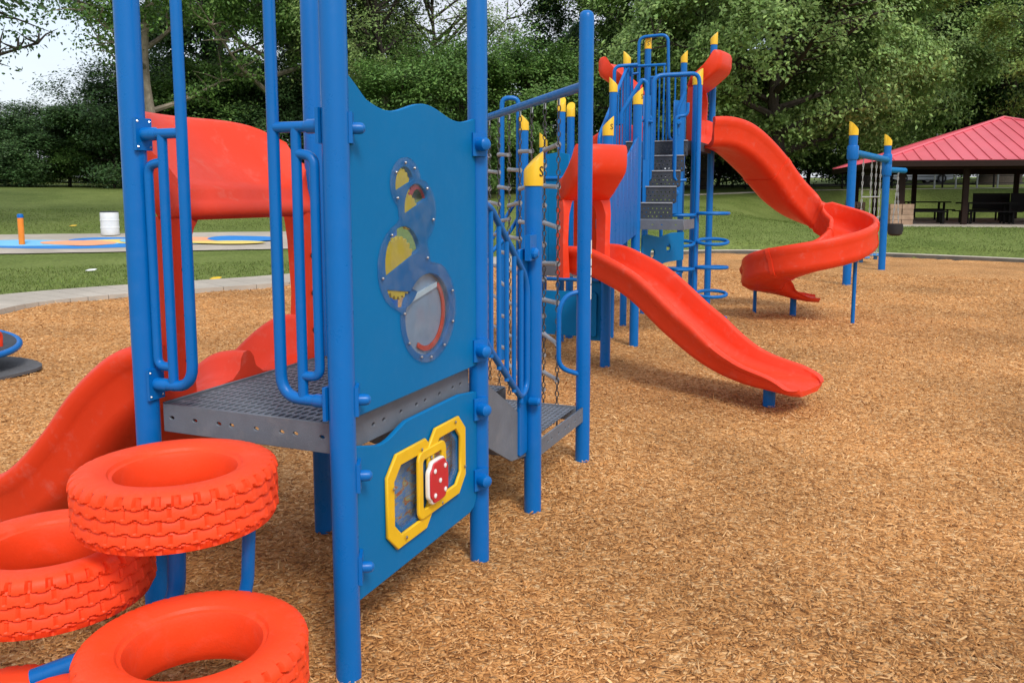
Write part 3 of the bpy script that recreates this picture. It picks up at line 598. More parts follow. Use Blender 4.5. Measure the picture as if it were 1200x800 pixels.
# ------------------------------------------------------------------ slides
def half(prof): return prof+[(-u, v) for u, v in prof[::-1]]
def chute_section(w_, h, rim=.036):
    i = [(-w_, h), (-w_+.004, h*.5), (-w_+.035, h*.16), (-w_+.10, .012), (-w_*.4, 0)]
    o = [(-w_*.4, -.04), (-w_+.06, -.04), (-w_-.012, -.01), (-w_-.034, h*.18), (-w_-.036, h*.62), (-w_-.05, h*.70), (-w_-.066, h*.86)]
    r = [(-w_-.070, h+.0), (-w_-.055, h+.020), (-w_-.030, h+.026), (-w_-.010, h+.018)]
    inner = half(i); left = o+r
    return inner[::1]+[(-u, v) for u, v in r[::-1]]+[(-u, v) for u, v in o[::-1]]+o+r
def sweep_chute(name, path, sec, parent, m=RED, wf=None, hf=None, bank=None):
    b = MB(); rings = []; n = len(path)
    for k in range(n):
        t = (path[min(k+1, n-1)]-path[max(k-1, 0)]).normalized(); sd_ = t.cross(UP).normalized(); u_ = sd_.cross(t)
        if bank: a = bank(k/(n-1)); sd_, u_ = sd_*math.cos(a)+u_*math.sin(a), u_*math.cos(a)-sd_*math.sin(a)
        s = k/(n-1); fw = wf(s) if wf else 1; fh = hf(s) if hf else 1
        rings.append([path[k]+sd_*u*fw+u_*(v*fh if v > 0 else v) for u, v in sec])
    b.loft(rings); return b.build(name, m, parent, smooth=True, angle=50)
def hood(parent, centre, od, width, zd, m=RED, legs=True, leg_w=.10, os=1., vs=1., bowf=.10, endw=1., droop=0.):
    """moulded slide hood: a canopy that rises outwards over two legs; centre on the deck edge, od outward"""
    c = Vector((centre[0], centre[1], 0)); od = Vector(od).normalized(); sd_ = UP.cross(od); hw = width/2
    prof = [(u*os if u > 0 else u, .67+(v-.67)*vs) for u, v in [(-.03, .67), (-.045, .70), (-.03, .74), (0, .755), (0, .79), (.1, .83), (.22, .92), (.31, 1.01), (.35, 1.07), (.38, 1.105), (.405, 1.118), (.43, 1.105), (.443, 1.07), (.44, .96), (.42, .90), (.38, .865), (.2, .74), (.08, .675)]]
    rings = []
    for k in range(25):
        s = -1+2*k/24; e = abs(s); lift = endw*max(0, (e-.70)/.30)**1.6; dr_ = 1-droop*e**5; inn = 1 if e < .94 else 1-.12*((e-.94)/.06)**2
        bow = bowf*(1-s*s)
        rings.append([c+sd_*s*hw+od*(u*inn+bow*max(u, 0)/(.445*os)-(.02*(1-s*s) if u <= 0 else 0))+UP*(zd+.67+(v-.67+((prof[10][1]-.02-v)*lift if 3 <= i_ <= 9 else 0))*dr_) for i_, (u, v) in enumerate(prof)])
    o = MB().loft(rings).build('hood', m, parent, smooth=True, angle=85)
    for s in (-1, 1):
        rr = []
        for z, f, dp in ((-.03, 1.0, .12), (.30, .78, .11), (.55, .85, .12), (.64, 1.25, .11), (.685, 1.6, .10)):
            wv = leg_w*f; o0 = hw-.0; rr.append([c+sd_*s*(o0-x_)+od*y_+UP*(zd+z) for x_, y_ in ((0, -.03), (wv*.45, -.045), (wv, -.03), (wv*.9, .02), (wv*.7, dp-.03), (.0, dp-.03))])
        MB().loft(rr).build('hood_leg', m, o, smooth=True, angle=45)
        for z in (.12, .30, .48): MB().lathe([(.013, 0), (.013, .004), (.006, .01)], c+sd_*s*(hw-.045)-od*.042+UP*(zd+z), -od, 10).build('bolt', BLACK, o, smooth=True)
    return o
SA = thing('double_slide', 'orange-red double slide with moulded hood on the near tower', 'slide', tuple(W(1.7, -.55)))
pathA = spline([W(a, -.55, z) for a, z in ((.848, DZ-.005), (.93, DZ-.010), (1.02, DZ-.04), (1.18, .745), (1.35, .565), (1.55, .39), (1.74, .285), (2.0, .23), (2.4, .21))], 8)
def dbl():
    w_, h = .445, .20
    i = [(-w_, h), (-w_+.004, h*.5), (-w_+.03, h*.16), (-w_+.09, .012), (-.24, 0), (-.10, .015), (-.052, .05), (-.040, .095), (-.022, .118), (0, .124)]
    return half(i)[:len(i)-1]+[(0, .124)]+[(-u, v) for u, v in i[::-1]][1:] 
secA = chute_section(.445, .20); inA = dbl(); cutA = inA+secA[10:]
sweep_chute('chute', pathA, cutA, SA, hf=lambda s: 1.0 if s < .9 else 1-(s-.9)*4)
hood(SA, W(LA+.02, -.485), GA, .93, DZ+.02, os=.34, bowf=.26, endw=.6, droop=.22)
# ---- middle slide
DB = 1.0
SB = thing('wave_slide', 'single orange-red slide ending over the open wood chips', 'slide', (1.6, 7.3, 0))
S0 = Vector((.80, 8.02, 0)); sdirB = Vector((1.5, -1.42, 0)).normalized()
pathB = spline([S0+sdirB*d+UP*z for d, z in ((-.14, DB-.01), (.05, DB-.01), (.22, DB-.06), (.55, .80), (.95, .52), (1.3, .32), (1.6, .23), (1.95, .20), (2.12, .185))], 9)
def wB(s): return 1.0 if s < .72 else 1+.16*math.sin((s-.72)/.28*math.pi*.5)
sweep_chute('chute', pathB, chute_section(.235, .21), SB, wf=lambda s: wB(s)*(1 if s < .93 else 1-.30*((s-.93)/.07)**2), hf=lambda s: 1 if s < .55 else max(.12, 1-.55*(s-.55)/.3 if s < .85 else .45-(s-.85)*2.6))
hood(SB, S0-sdirB*.06+Vector((-.10, -.06, 0)), (-GB*.30+sdirB*.75), .52, DB-.03, leg_w=.10, os=.8, vs=1.12, bowf=.06, endw=.15)
fp = atz(901, 475); tubeobj('support', [Vector((fp.x, fp.y, .2)), Vector((fp.x, fp.y, -.2))], .05, BLUE, SB)
# ---- spiral slide
DC = 2.36
SS = thing('spiral_slide', 'tall orange-red spiral slide curling down beside the pod climber', 'slide', (4., 11.7, 0))
pathS = spline([(2.50, 11.33, DC-.02), (2.72, 11.40, DC-.02), (2.98, 11.56, DC-.12), (3.35, 11.84, 1.98), (3.75, 12.10, 1.60), (4.10, 12.20, 1.36), (4.42, 12.08, 1.20), (4.63, 11.78, 1.08), (4.60, 11.42, .97), (4.35, 11.13, .86), (3.98, 11.02, .76), (3.62, 11.12, .66), (3.42, 11.40, .55), (3.46, 11.72, .44), (3.70, 11.93, .35), (4.02, 11.97, .28), (4.30, 11.93, .25)], 7)
def hS(s):
    t = min(1, max(0, (s-.70)/.28)); return .92-.84*t*t*(3-2*t)
sweep_chute('chute', pathS, chute_section(.25, .35), SS, hf=hS, wf=lambda s: 1 if s < .85 else 1+.14*math.sin((s-.85)/.15*math.pi)-.30*max(0, (s-.96)/.04)**2, bank=lambda s: -.16 if .35 < s < .8 else 0)
hood(SS, W(.52, 7.90), -GA, .80, DC, os=.8, bowf=.08, endw=.15)
for k in (22, 38, 55, 78, 92):                                # moulded joints between the chute sections
    k = min(k, len(pathS)-4); sec = [(u*1.03, v*1.02-.006) for u, v in chute_section(.25, .35)]
    sweep_chute('joint', pathS[k:k+2], sec, SS, hf=lambda s: .92, bank=lambda s, q=k/(len(pathS)-1): -.16 if .35 < q < .8 else 0)
for x, y, zt in ((884, 368, .55), (999, 378, .98)):
    p = atz(x, y); tubeobj('support', [Vector((p.x, p.y, zt)), Vector((p.x, p.y, -.2))], .026, BLUE, SS)
p = atz(929, 369); tubeobj('support', [Vector((p.x, p.y, .28)), Vector((p.x, p.y, -.2))], .045, BLUE, SS)
# ---- slide behind the high deck
S4 = thing('rear_slide', 'orange-red slide hood seen over the barrier behind the tall blue towers', 'slide', tuple(W(2.2, 7.9)))
pathD = spline([W(a, b, z) for a, b, z in ((1.28, 7.9, DC-.02), (1.55, 7.9, DC-.05), (1.9, 8.0, DC-.3), (2.2, 8.35, 1.7), (2.35, 8.9, 1.2), (2.4, 9.5, .7), (2.4, 10.0, .35), (2.4, 10.4, .25))], 7)
sweep_chute('chute', pathD, chute_section(.23, .24), S4); hood(S4, W(1.33, 7.90), GA, .80, DC, os=.85, bowf=.1, endw=.15)
# ------------------------------------------------------------------ transfer platform, stair and rails
TR = thing('transfer_platform', 'low grey platform with stair and blue handrails joined to the near tower', 'transfer platform', tuple(W(.4, 1.1)))
PT5, PT6 = W(0, .69), W(0.01, 1.60)
post(PT5, 1.915, TR, cap=True, slant=(1, .25), r=.0465, emblem=(.75, -.66)); post(PT6, 2.80, TR, r=.0455); post(W(LA, .69), 1.9, TR, cap=True, slant=(-1, .2)); post(W(LA, 1.6), 1.9, TR, cap=True, slant=(-1, .2))
ZT = .36
perforated('deck', W(.05, .74, ZT), GA, GB, LA-.1, .81, .030, .054, .017, .041, .012, GREY, TR)
fascia(W(.0, .735), W(.0, 1.555), ZT-.085, ZT+.004, TR); fascia(W(.05, 1.57), W(LA-.05, 1.57), ZT-.085, ZT+.004, TR); fascia(W(LA, .735), W(LA, 1.555), ZT-.085, ZT+.004, TR); fascia(W(.05, .71), W(LA-.05, .71), ZT-.085, ZT+.004, TR)
for k in range(2):
    z = ZT+(DZ-ZT)*(k+1)/3; b1 = .69-.23*(k+1)
    perforated('step', W(.06, b1, z), GA, GB, LA-.12, .23, .029, .045, .0145, .028, .01, GREY, TR); MB().box(W(LA/2, b1+.225, z-.07), (LA-.12, .01, .13), (GA, GB, UP)).build('riser', GREY, TR)
for a in (.03, LA-.03):
    plate('stringer', [[(.05, .55), (.05, .845), (.12, .82), (.40, .66), (.655, .50), (.655, .31), (.45, .34)]], .012, W(a, 0), GB, UP, GREY, TR, .002)
rl = MB().tube(fillet([W(.0, .06, 1.66), W(0, .14, 1.64), W(0, .56, 1.30), W(0, .60, 1.22), W(0, .60, .70), W(0, .52, .66), W(0, .10, 1.00), W(0, .06, 1.05)], .05), .0165).build('stair_rail', BLUE, TR, smooth=True)
for k in range(5):
    b = .14+.095*k; MB().tube([W(0, b, 1.64-.81*(b-.14)), W(0, b, .97-.80*(b-.10))], .0125, 10).build('picket', BLUE, rl, smooth=True)
rl2 = MB().tube(fillet([W(LA, .06, 1.66), W(LA, .14, 1.64), W(LA, .56, 1.30), W(LA, .60, 1.22), W(LA, .60, .70), W(LA, .52, .66), W(LA, .10, 1.00), W(LA, .06, 1.05)], .05), .0165).build('stair_rail', BLUE, TR, smooth=True)
for k in range(5):
    b = .14+.095*k; MB().tube([W(LA, b, 1.64-.81*(b-.14)), W(LA, b, .97-.80*(b-.10))], .0125, 10).build('picket', BLUE, rl2, smooth=True)
plate('side_board', [rrect(0, 0, .105, 1.08, .012)], .016, W(.02, .535, .34), GB, UP, BLUE, TR)
b = MB(); b.box(W(-.02, .60, 1.43), (.03, .09, .13), (GA, GB, UP)); b.lathe([(.03, 0), (.03, .03), (.015, .045)], W(-.02, .60, 1.40), -GA, 12); b.build('clamp', BLUE, TR)
MB().lathe([(.022, 0), (.022, .05), (.012, .06)], W(-.01, .62, .62), -GA, 12).build('clamp', BLUE, TR)
tubeobj('grab_bar', fillet([W(.02, 1.59, 1.10), W(.10, 1.54, 1.08), W(.14, 1.50, 1.0), W(.14, 1.50, .62), W(.02, 1.58, .57)], .07), .0155, BLUE, TR)
lab = MB(); pp = PT6
def wrap(z0, z1, m, name, a0=-35, a1=40, rr=.0462):
    rings = [[pp+Vector((math.cos(math.radians(a0+(a1-a0)*k/8))*rr, math.sin(math.radians(a0+(a1-a0)*k/8))*rr, z)) for k in range(9)] for z in (z0, z1)]
    return MB().loft(rings, False, False).build(name, m, TR)
wrap(1.05, 1.42, WHITE, 'age_sticker'); wrap(1.305, 1.335, ORANGE, 'age_sticker', -34, 39, .0466); wrap(1.14, 1.147, INK, 'age_sticker', -34, 39, .0466); wrap(1.19, 1.20, INK, 'age_sticker', -34, 39, .0466); wrap(1.25, 1.26, INK, 'age_sticker', -34, 39, .0466)
# ------------------------------------------------------------------ chain net climber
CN = thing('chain_net', 'hanging chain ladder net with grey rungs under a blue beam', 'chain net', tuple(W(.8, 2.6)))
PT7 = Vector((-.27, 7.70, 0)); post(PT7, 2.80, CN)
BT = 2.36; p6, p7 = PT6+UP*BT, PT7+UP*BT; dr = (p7-p6).normalized()
MB().tube([p6+dr*.04, p7-dr*.04], .030, 14).build('beam', BLUE, CN, smooth=True)
pxs = [665, 648, 631.6, 617.5, 604, 591, 579, 569]; cps = []
for x in pxs:                                                 # pixel column onto the beam
    k = (x-CX)/F; A = p6; t = None
    # solve for s: project(A+dr*s).x == x
    lo_, hi_ = 0., (p7-p6).length
    for _ in range(40):
        md = (lo_+hi_)/2; p = A+dr*md; xx = CX+F*p.x/(p.y*CP-(p.z-EYE)*SP_)
        if xx > x: lo_ = md
        else: hi_ = md
    cps.append(lo_)
cps = [cps[0]+(cps[-1]-cps[0])*k/7*.5+cps[k]*.5 for k in range(8)]
def chain(p, q, parent, pitch=.042, r=.0042, m=CHAIN):
    p, q = Vector(p), Vector(q); d = q-p; n = int(d.length/pitch); d.normalize(); b = MB(); sa = d.cross(Vector((.3, 1, .2))).normalized(); sb = d.cross(sa)
    for k in range(n):
        c = p+d*pitch*(k+.5); s = sa if k % 2 else sb
        b.tube([c+d*pitch*.52*math.cos(t)+s*.0125*math.sin(t) for t in [2*math.pi*j/8 for j in range(8)]], r, 5, False, True)
    return tag(b.build('chain', m, parent, smooth=True), kind='stuff')
for k, s in enumerate(cps):
    p = p6+dr*s; chain(p-UP*.03, Vector((p.x, p.y, .05)), CN)
    MB().box(p-UP*.045, (.02, .012, .05), (dr, dr.cross(UP), UP)).build('hanger', STEEL, CN)
for k in range(7):
    a, b2 = p6+dr*cps[k], p6+dr*cps[k+1]; off = .34 if k % 2 == 0 else .47
    z = BT-off
    while z > .25:
        w0 = .012*math.sin(z*7+k); e = dr*.01
        MB().tube([Vector((a.x, a.y, z+w0))+e*.2, Vector((a.x, a.y, z+w0))+e*1.5, Vector((b2.x, b2.y, z-w0))-e*1.5, Vector((b2.x, b2.y, z-w0))-e*.2], [.020, .0155, .0155, .020], 10).build('rung', RUNG, CN, smooth=True); z -= .265
# ------------------------------------------------------------------ middle tower
def board_panel(parent, p, q, z0a, z0b, z1f, n, name='barrier', m=PANEL, gap=.006):
    """picket barrier of separate boards between two ground points; z1f(s) gives the top"""
    p, q = Vector(p), Vector(q); d = q-p; ln = d.length; d.normalize(); base = None
    base = MB().box((p+q)/2+UP*(max(z0a, z0b)+.09), (ln, .012, .05), (d, UP.cross(d), UP)).build(name, m, parent)
    for k in range(n):
        a, b2 = ln*k/n+gap/2, ln*(k+1)/n-gap/2; s0, s1 = a/ln, b2/ln
        plate('board', [[(a, z0a+(z0b-z0a)*s0), (b2, z0a+(z0b-z0a)*s1), (b2, z1f(s1)), (a, z1f(s0))]], .022, p, d, UP, m, base, .003)
    return base
MT = thing('middle_tower', 'blue middle tower whose boarded barrier stands behind the single slide', 'play tower', tuple(W(1.15, 5.1)))
MA0, MA1, MB0, MB1 = .73, 1.60, 4.57, 5.70
post(W(MA0, MB0), 2.44, MT, True, slant=(1, -.1), r=.05, emblem=(.5, -.85)); post(W(MA1, MB0), 2.50, MT, True, slant=(-1, .2)); post(W(MA0, MB1), 2.84, MT, True, slant=(1, 0), r=.05, emblem=(.7, -.7)); post(W(MA1, MB1), 2.78, MT, True, slant=(.2, 1))
perforated('deck', W(MA0+.05, MB0+.05, DB), GA, GB, .77, 1.03, .055, .085, .028, .055, .012, GREY, MT)
for a, b2 in (((MA0+.05, MB0), (MA1-.05, MB0)), ((MA0+.05, MB1), (MA1-.05, MB1)), ((MA1, MB0+.05), (MA1, MB1-.05)), ((MA0, MB0+.05), (MA0, MB1-.05))): fascia(W(*a), W(*b2), DB-.11, DB+.003, MT, 6)
board_panel(MT, W(MA0-.02, MB0+.06), W(MA0-.02, MB1-.06), 1.12, 1.28, lambda s: 2.02+.55*max(0, s-.45), 7, m=BLUE, gap=.014)
board_panel(MT, W(MA1, MB0+.06), W(MA1, MB1-.06), 1.05, 1.05, lambda s: 2.0, 7)
board_panel(MT, W(1.54, MB0), W(1.12, MB0), 1.03, 1.03, lambda s: 1.95+.16*math.sin(math.pi*min(1, s*.62+.05)), 4)
tubeobj('top_rail', [W(1.55, MB0-.01, 1.86), W(1.10, MB0-.01, 1.86)], .02, BLUE, MT)
tubeobj('hoop', fillet([W(1.68, MB0+.05, 1.0), W(1.68, MB0+.05, 2.66), W(1.83, MB0-.02, 2.66), W(1.83, MB0-.02, .0)], .07), .024, BLUE, MT)
plate('low_panel', [rrect(0, 0, .60, .44, .03)], .02, W(1.42, MB0-.01, .30), -GA, UP, PANEL, MT); tubeobj('bar', [W(1.5, MB0, .86), W(.80, MB0, .86)], .02, BLUE, MT)
plate('low_board', [rrect(0, 0, .20, .66, .02)], .02, W(.90, MB0+.02, .26), -GA, UP, PANEL, MT)
p = atY(669, 120, 10.0); post((p.x, p.y), p.z, MT, True, slant=(.3, 1)); p = atY(637, 156, 10.0); post((p.x, p.y), p.z, MT, True, slant=(-1, 0)); p = atY(719, 91, 9.95); post((p.x, p.y), p.z, MT, True, slant=(-.8, .3))
# left: low curved stair rails seen through the net
for s in (0, .14):
    tubeobj('curved_rail', spline([W(1.95+s, 4.2, 1.0), W(1.80+s, 4.6, 1.28), W(1.72+s, 5.0, 1.62), W(1.68+s, 5.4, 1.72)], 6), .02, BLUE, MT)
arc = MB().tube(spline([W(1.72, 5.0, 1.70), W(1.62, 5.15, 1.95), W(1.50, 5.3, 2.02), W(1.3, 5.5, 2.0)], 6), .022).build('curved_rail', BLUE, MT, smooth=True)
# left side barrier with hoops near the net
for k in range(3):
    a = 2.05+.11*k; tubeobj('hoop', fillet([W(a, 4.15, .2), W(a, 4.15, 1.62-.02*k), W(a+.08, 4.15, 1.62-.02*k), W(a+.08, 4.15, .2)], .04), .018, BLUE, MT)
# ------------------------------------------------------------------ high tower with stair
HT = thing('high_tower', 'tall blue tower with dark perforated stair and looped rails above the pods', 'play tower', tuple(W(.85, 7.6)))
HA0, HA1, HB0, HB1 = .40, 1.30, 7.35, 8.45
post(W(HA0, HB0), 3.24, HT, True, slant=(1, .3), r=.058); post(W(HA1, HB0), 3.50, HT, True, slant=(-.6, .4)); post(W(HA0, HB1), 3.86, HT, True, slant=(1, .1)); post(W(HA1, HB1), 3.86, HT, True, slant=(.3, -1), emblem=(-.05, -1))
p = atY(802, 60, 12.5); post((p.x, p.y), p.z, HT, True, slant=(1, -.2))
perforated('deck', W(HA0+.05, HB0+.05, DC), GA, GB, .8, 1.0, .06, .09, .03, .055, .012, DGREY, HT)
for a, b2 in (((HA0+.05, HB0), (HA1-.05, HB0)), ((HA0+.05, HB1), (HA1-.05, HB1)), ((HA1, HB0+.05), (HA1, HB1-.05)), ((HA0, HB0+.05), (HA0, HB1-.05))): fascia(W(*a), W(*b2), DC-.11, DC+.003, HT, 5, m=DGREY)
ZL = 1.42
perforated('landing', W(.25, 5.76, ZL), GA, GB, .95, .56, .06, .08, .03, .05, .012, GREY, HT)
fascia(W(.22, 5.75), W(1.2, 5.75), ZL-.10, ZL+.003, HT, 7); fascia(W(.22, 5.75), W(.22, 6.35), ZL-.10, ZL+.003, HT, 4)
NS = 5
for k in range(NS):
    z = ZL+(DC-ZL)*(k+1)/NS; b1 = 6.32+.205*k
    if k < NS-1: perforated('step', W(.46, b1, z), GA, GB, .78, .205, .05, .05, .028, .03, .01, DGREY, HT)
    rz = (DC-ZL)/NS; ol = [[(0, 0), (.78, 0), (.78, rz-.014), (0, rz-.014)]]
    for i in range(15):
        for j in range(3): ol.append(circ(.03+.05*i+(.025 if j % 2 else 0), .03+.045*j, .010, 6))
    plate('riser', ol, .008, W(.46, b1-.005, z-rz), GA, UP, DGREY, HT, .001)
    MB().tube([W(.46, b1-.012, z-.006), W(1.24, b1-.012, z-.006)], .009, 8).build('step_nosing', RUNG, HT, smooth=True)
for a in (1.28,):
    st = tubeobj('stair_rail', fillet([W(a, 6.1, ZL), W(a, 6.1, ZL+.95), W(a, 7.3, DC+.95), W(a, 7.3, DC)], .08), .02, BLUE, HT)
    plate('side_plate', [[(6.15, ZL-.1), (6.15, ZL+.12), (7.32, DC+.1), (7.32, DC-.14)]], .012, W(a-.005, 0), GB, UP, BLUE, HT)
    for k in range(8):
        b = 6.2+.14*k; zz = ZL+(b-6.1)/1.2*(DC-ZL); MB().tube([W(a, b, zz), W(a, b, zz+.94)], .012, 8).build('picket', BLUE, st, smooth=True)
# loops seen against the trees
q = atY(749, 44, 12.1); q2 = atY(783, 40, 12.0); q3 = atY(784, 165, 12.0)
tubeobj('hoop', fillet([Vector((q.x, q.y, DC)), Vector((q.x, q.y, q.z)), Vector((q2.x, q2.y, q.z+.02)), Vector((q3.x, q3.y, q3.z)), Vector((q3.x+.18, q3.y-.02, q3.z-.02))], .10), .022, BLUE, HT)
q = atY(720, 78, 11.0); q2 = atY(747, 76, 11.0); q3 = atY(720, 130, 11.0)
tubeobj('hoop', fillet([Vector((q3.x, q3.y, q3.z)), Vector((q.x, q.y, q.z)), Vector((q2.x, q2.y, q2.z))], .08), .022, BLUE, HT)
for x in (735.5, 741):
    a, b2 = atY(x, 78, 11.2), atY(x, 118, 11.2); tubeobj('picket', [a, b2], .014, BLUE, HT)
a, b2 = atY(733, 88, 11.2), atY(748, 86, 11.2); tubeobj('crossbar', [a, b2], .016, BLUE, HT)
# hand loops flanking the foot of the stair
for x, s in ((764, -1), (793, 1)):
    a0, a1_ = atY(x, 92, 10.25), atY(x, 212, 10.25); sx = -.10 if s < 0 else .14
    tubeobj('hand_loop', fillet([a0+Vector((sx, 0, -.28)), Vector((a0.x+sx, a0.y, 2.62)), Vector((a0.x, a0.y, 2.62)), Vector((a0.x, a0.y, a1_.z)), Vector((a0.x+sx, a0.y, a1_.z+.01))], .07), .020, BLUE, HT)
a0, a1_ = atY(728, 133, 9.9), atY(753, 93, 9.9)
tubeobj('stair_handrail', fillet([a0-UP*.12, a0, a1_, a1_+Vector((.05, 0, -.04)), a1_+Vector((.05, 0, -.9))], .05), .024, BLUE, HT)
a0, a1_ = atY(795, 128, 10.3), atY(803, 108, 10.3); tubeobj('stair_handrail', [a0-UP*.3, a0, a1_], .024, BLUE, HT)
for x0_, x1_, y0_, y1_, Y_ in ((752, 763, 112, 240, 10.15), (787, 803, 118, 246, 10.45)):
    a0, a1_ = atY(x0_, y1_, Y_), atY(x1_, y0_, Y_)
    board_panel(HT, (a0.x, a0.y, 0), (a1_.x, a0.y+.05, 0), ZL+.05, ZL+.05, lambda s, t=a1_.z: t, 2, 'stair_guard', BLUE)
for x, y, Y_ in ((748, 142, 9.8), (744, 178, 9.5), (794, 144, 10.3), (791, 226, 10.2)):
    p = atY(x, y, Y_); MB().lathe([(.04, 0), (.04, .05), (.02, .07)], p, (0, -1, 0), 12).build('clamp', BLUE, HT, smooth=True)
tubeobj('crossbar', [atY(750, 141, 9.9), atY(764, 143, 10.2)], .018, BLUE, HT)
# panel with two round holes and arched foot
pa, pb_ = atY(752, 300, 9.55), atY(800, 300, 10.3); d = Vector((pb_.x-pa.x, pb_.y-pa.y, 0)); ln = d.length; d.normalize()
ol = [[(0, .74), (.10, .76)]+[(.10+(ln-.10)*(.5-.5*math.cos(math.pi*k/10)), .76+.16*math.sin(math.pi*.5*min(1, k/6))) for k in range(1, 11)]+[(ln, 1.25), (ln*.7, 1.25), (ln*.4, 1.21), (ln*.12, 1.25), (0, 1.24)], circ(ln*.24, 1.03, .055, 16), circ(ln*.62, 1.075, .055, 16)]
plate('hole_panel', ol, .02, (pa.x, pa.y, 0), d, UP, PANEL, HT)
a0, a1_ = atY(774.5, 248, 10.4), atY(774.5, 336, 10.4); ld = tubeobj('ladder_rail', [a0, a1_], .022, BLUE, HT)
for y in (265, 297, 326):
    a0 = atY(774.5, y, 10.4); MB().tube([a0, a0+Vector((.28, .1, .07))], .016, 10).build('ladder_rung', BLUE, ld, smooth=True)
gb = MB().tube([W(.80, HB0, DC+.95), W(1.26, HB0, DC+.95)], .018, 10).build('guard_rail', BLUE, HT, smooth=True)
for k in range(5): MB().tube([W(.82+.105*k, HB0, DC+.02), W(.82+.105*k, HB0, DC+.95)], .012, 8).build('picket', BLUE, gb, smooth=True)
gb = MB().tube([W(.46, HB1, DC+.95), W(1.26, HB1, DC+.95)], .018, 10).build('guard_rail', BLUE, HT, smooth=True)
for k in range(8): MB().tube([W(.47+.11*k, HB1, DC+.02), W(.47+.11*k, HB1, DC+.95)], .012, 8).build('picket', BLUE, gb, smooth=True)
# ------------------------------------------------------------------ pod climber
PC = thing('pod_climber', 'blue pole climber with horizontal loop steps at the foot of the high tower', 'climber', (2.28, 10.6, 0))
pc = Vector((2.275, 10.6, 0)); tp = atY(817, 86, 10.6).z
q1 = atY(766, 92, 10.5)
tubeobj('pole', fillet([pc-UP*.2, Vector((pc.x, pc.y, tp)), Vector((q1.x, q1.y, q1.z+.03)), Vector((q1.x, q1.y, ZL+.25))], .11), .026, BLUE, PC)
for k, y in enumerate((251, 284, 314, 345, 373)):
    z = atY(814, y, 10.6).z
    for s in (-1, 1):
        if s < 0 and k == 4: continue
        zz = z+(.01 if s > 0 else -.012); lnp = .38
        pts = [pc+Vector((s*(.02+lnp*(.5-.5*math.cos(t))), -.11*math.sin(t)-.02, zz+.0*s-.03*(k % 2)*math.sin(t))) for t in [2*math.pi*j/20 for j in range(20)]]
        MB().tube(pts, .021, 10, False, True).build('loop_step', BLUE, PC, smooth=True)
# ------------------------------------------------------------------ swing frame
SW = thing('swing_frame', 'thick blue swing posts with yellow caps, chains and a black swing seat', 'swing frame', (7., 17.5, 0))
s1, s2 = atz(992, 333), atz(1033, 315)
post(s1, 3.05, SW, True, r=.078, slant=(-1, 0)); post(s2, 3.05, SW, True, r=.078, slant=(-1, 0))
BZ = 2.48
MB().tube([s1+UP*BZ, s2+UP*BZ], .07, 16).build('beam', PANEL, SW, smooth=True)
for p in (s1, s2): MB().lathe([(.095, BZ-.13), (.105, BZ-.1), (.105, BZ+.1), (.095, BZ+.13)], (p.x, p.y, 0), UP, 20).build('collar', BLUE, SW, smooth=True)
e2 = s2+Vector((.75, .75, 0)); MB().tube([s2+UP*2.26, e2+UP*2.26], .065, 14).build('beam', PANEL, SW, smooth=True); MB().lathe([(.095, 2.12), (.105, 2.15), (.105, 2.37), (.095, 2.4)], (s2.x, s2.y, 0), UP, 20).build('collar', BLUE, SW, smooth=True)
for f in (.28, .52, .66, .80):
    p = s1.lerp(s2, f); chain((p.x, p.y, BZ-.06), (p.x, p.y, .35), SW, .09, .008, SLIDEGALV)
for z in (.75, 1.2, 1.65): MB().tube([s1.lerp(s2, .28)+UP*z, s1.lerp(s2, .8)+UP*z], .014, 8).build('net_rung', SLIDEGALV, SW, smooth=True)
c0 = s2+Vector((.48, .48, 0))
for dx in (-.09, .09): chain((c0.x+dx*.3, c0.y+dx, 2.2), (c0.x+dx, c0.y+dx*.5, 1.02), SW, .09, .008, SLIDEGALV)
bk = [[Vector((c0.x+math.cos(t)*rx, c0.y+math.sin(t)*ry, z)) for t in [2*math.pi*j/18 for j in range(18)]] for rx, ry, z in ((.10, .10, .74), (.16, .14, .78), (.18, .15, .90), (.17, .15, 1.02), (.15, .13, 1.02), (.15, .12, .86), (.08, .07, .80))]
MB().loft(bk).build('swing_seat', BLACK, SW, smooth=True)
for x, y in ((1009, 302), (1026, 299)):
    p = atz(x, y, .12); b = MB(); b.lathe([(.05, 0), (.05, .10), (.20, .11), (.22, .13), (.20, .15), (.02, .155)], (p.x, p.y, 0), UP, 18)
    tag(b.build('stepping_pod', mat('light_blue_plastic', (.05, .24, .55), .45), None, (p.x, p.y, 0), True), 'low light-blue stepping pod in the chips near the swing posts', 'stepping pod', 'stepping pods')
# ------------------------------------------------------------------ spinner on a rubber mat
sp = atz(-66, 438); spc = Vector((sp.x, sp.y, 0))
m_ = [[spc+Vector((math.cos(t)*r*(1+.05*math.sin(5*t)), math.sin(t)*r*(1+.04*math.sin(3*t+1)), z)) for t in [2*math.pi*j/40 for j in range(40)]] for r, z in ((.80, .0), (.80, .028), (.76, .034), (.05, .034))]
tag(MB().loft(m_).build('rubber_mat', RUBMAT, None, spc, True), 'round grey rubber mat in the chips under the spinner', 'rubber mat')
SPN = thing('spinner', 'round spinner with blue rim and dark top over a rubber mat', 'spinner', tuple(spc))
tl = Vector((.10, -.06, 1)).normalized(); zc = .30
uu = tl.cross(Vector((0, 1, 0))).normalized(); vv = tl.cross(uu); oc = spc+UP*zc
MB().lathe([(.60, -.03), (.63, -.015), (.63, .0), (.60, .012), (.2, .016), (.01, .016)], oc, tl, 40).build('disc', DGREY, SPN, smooth=True)
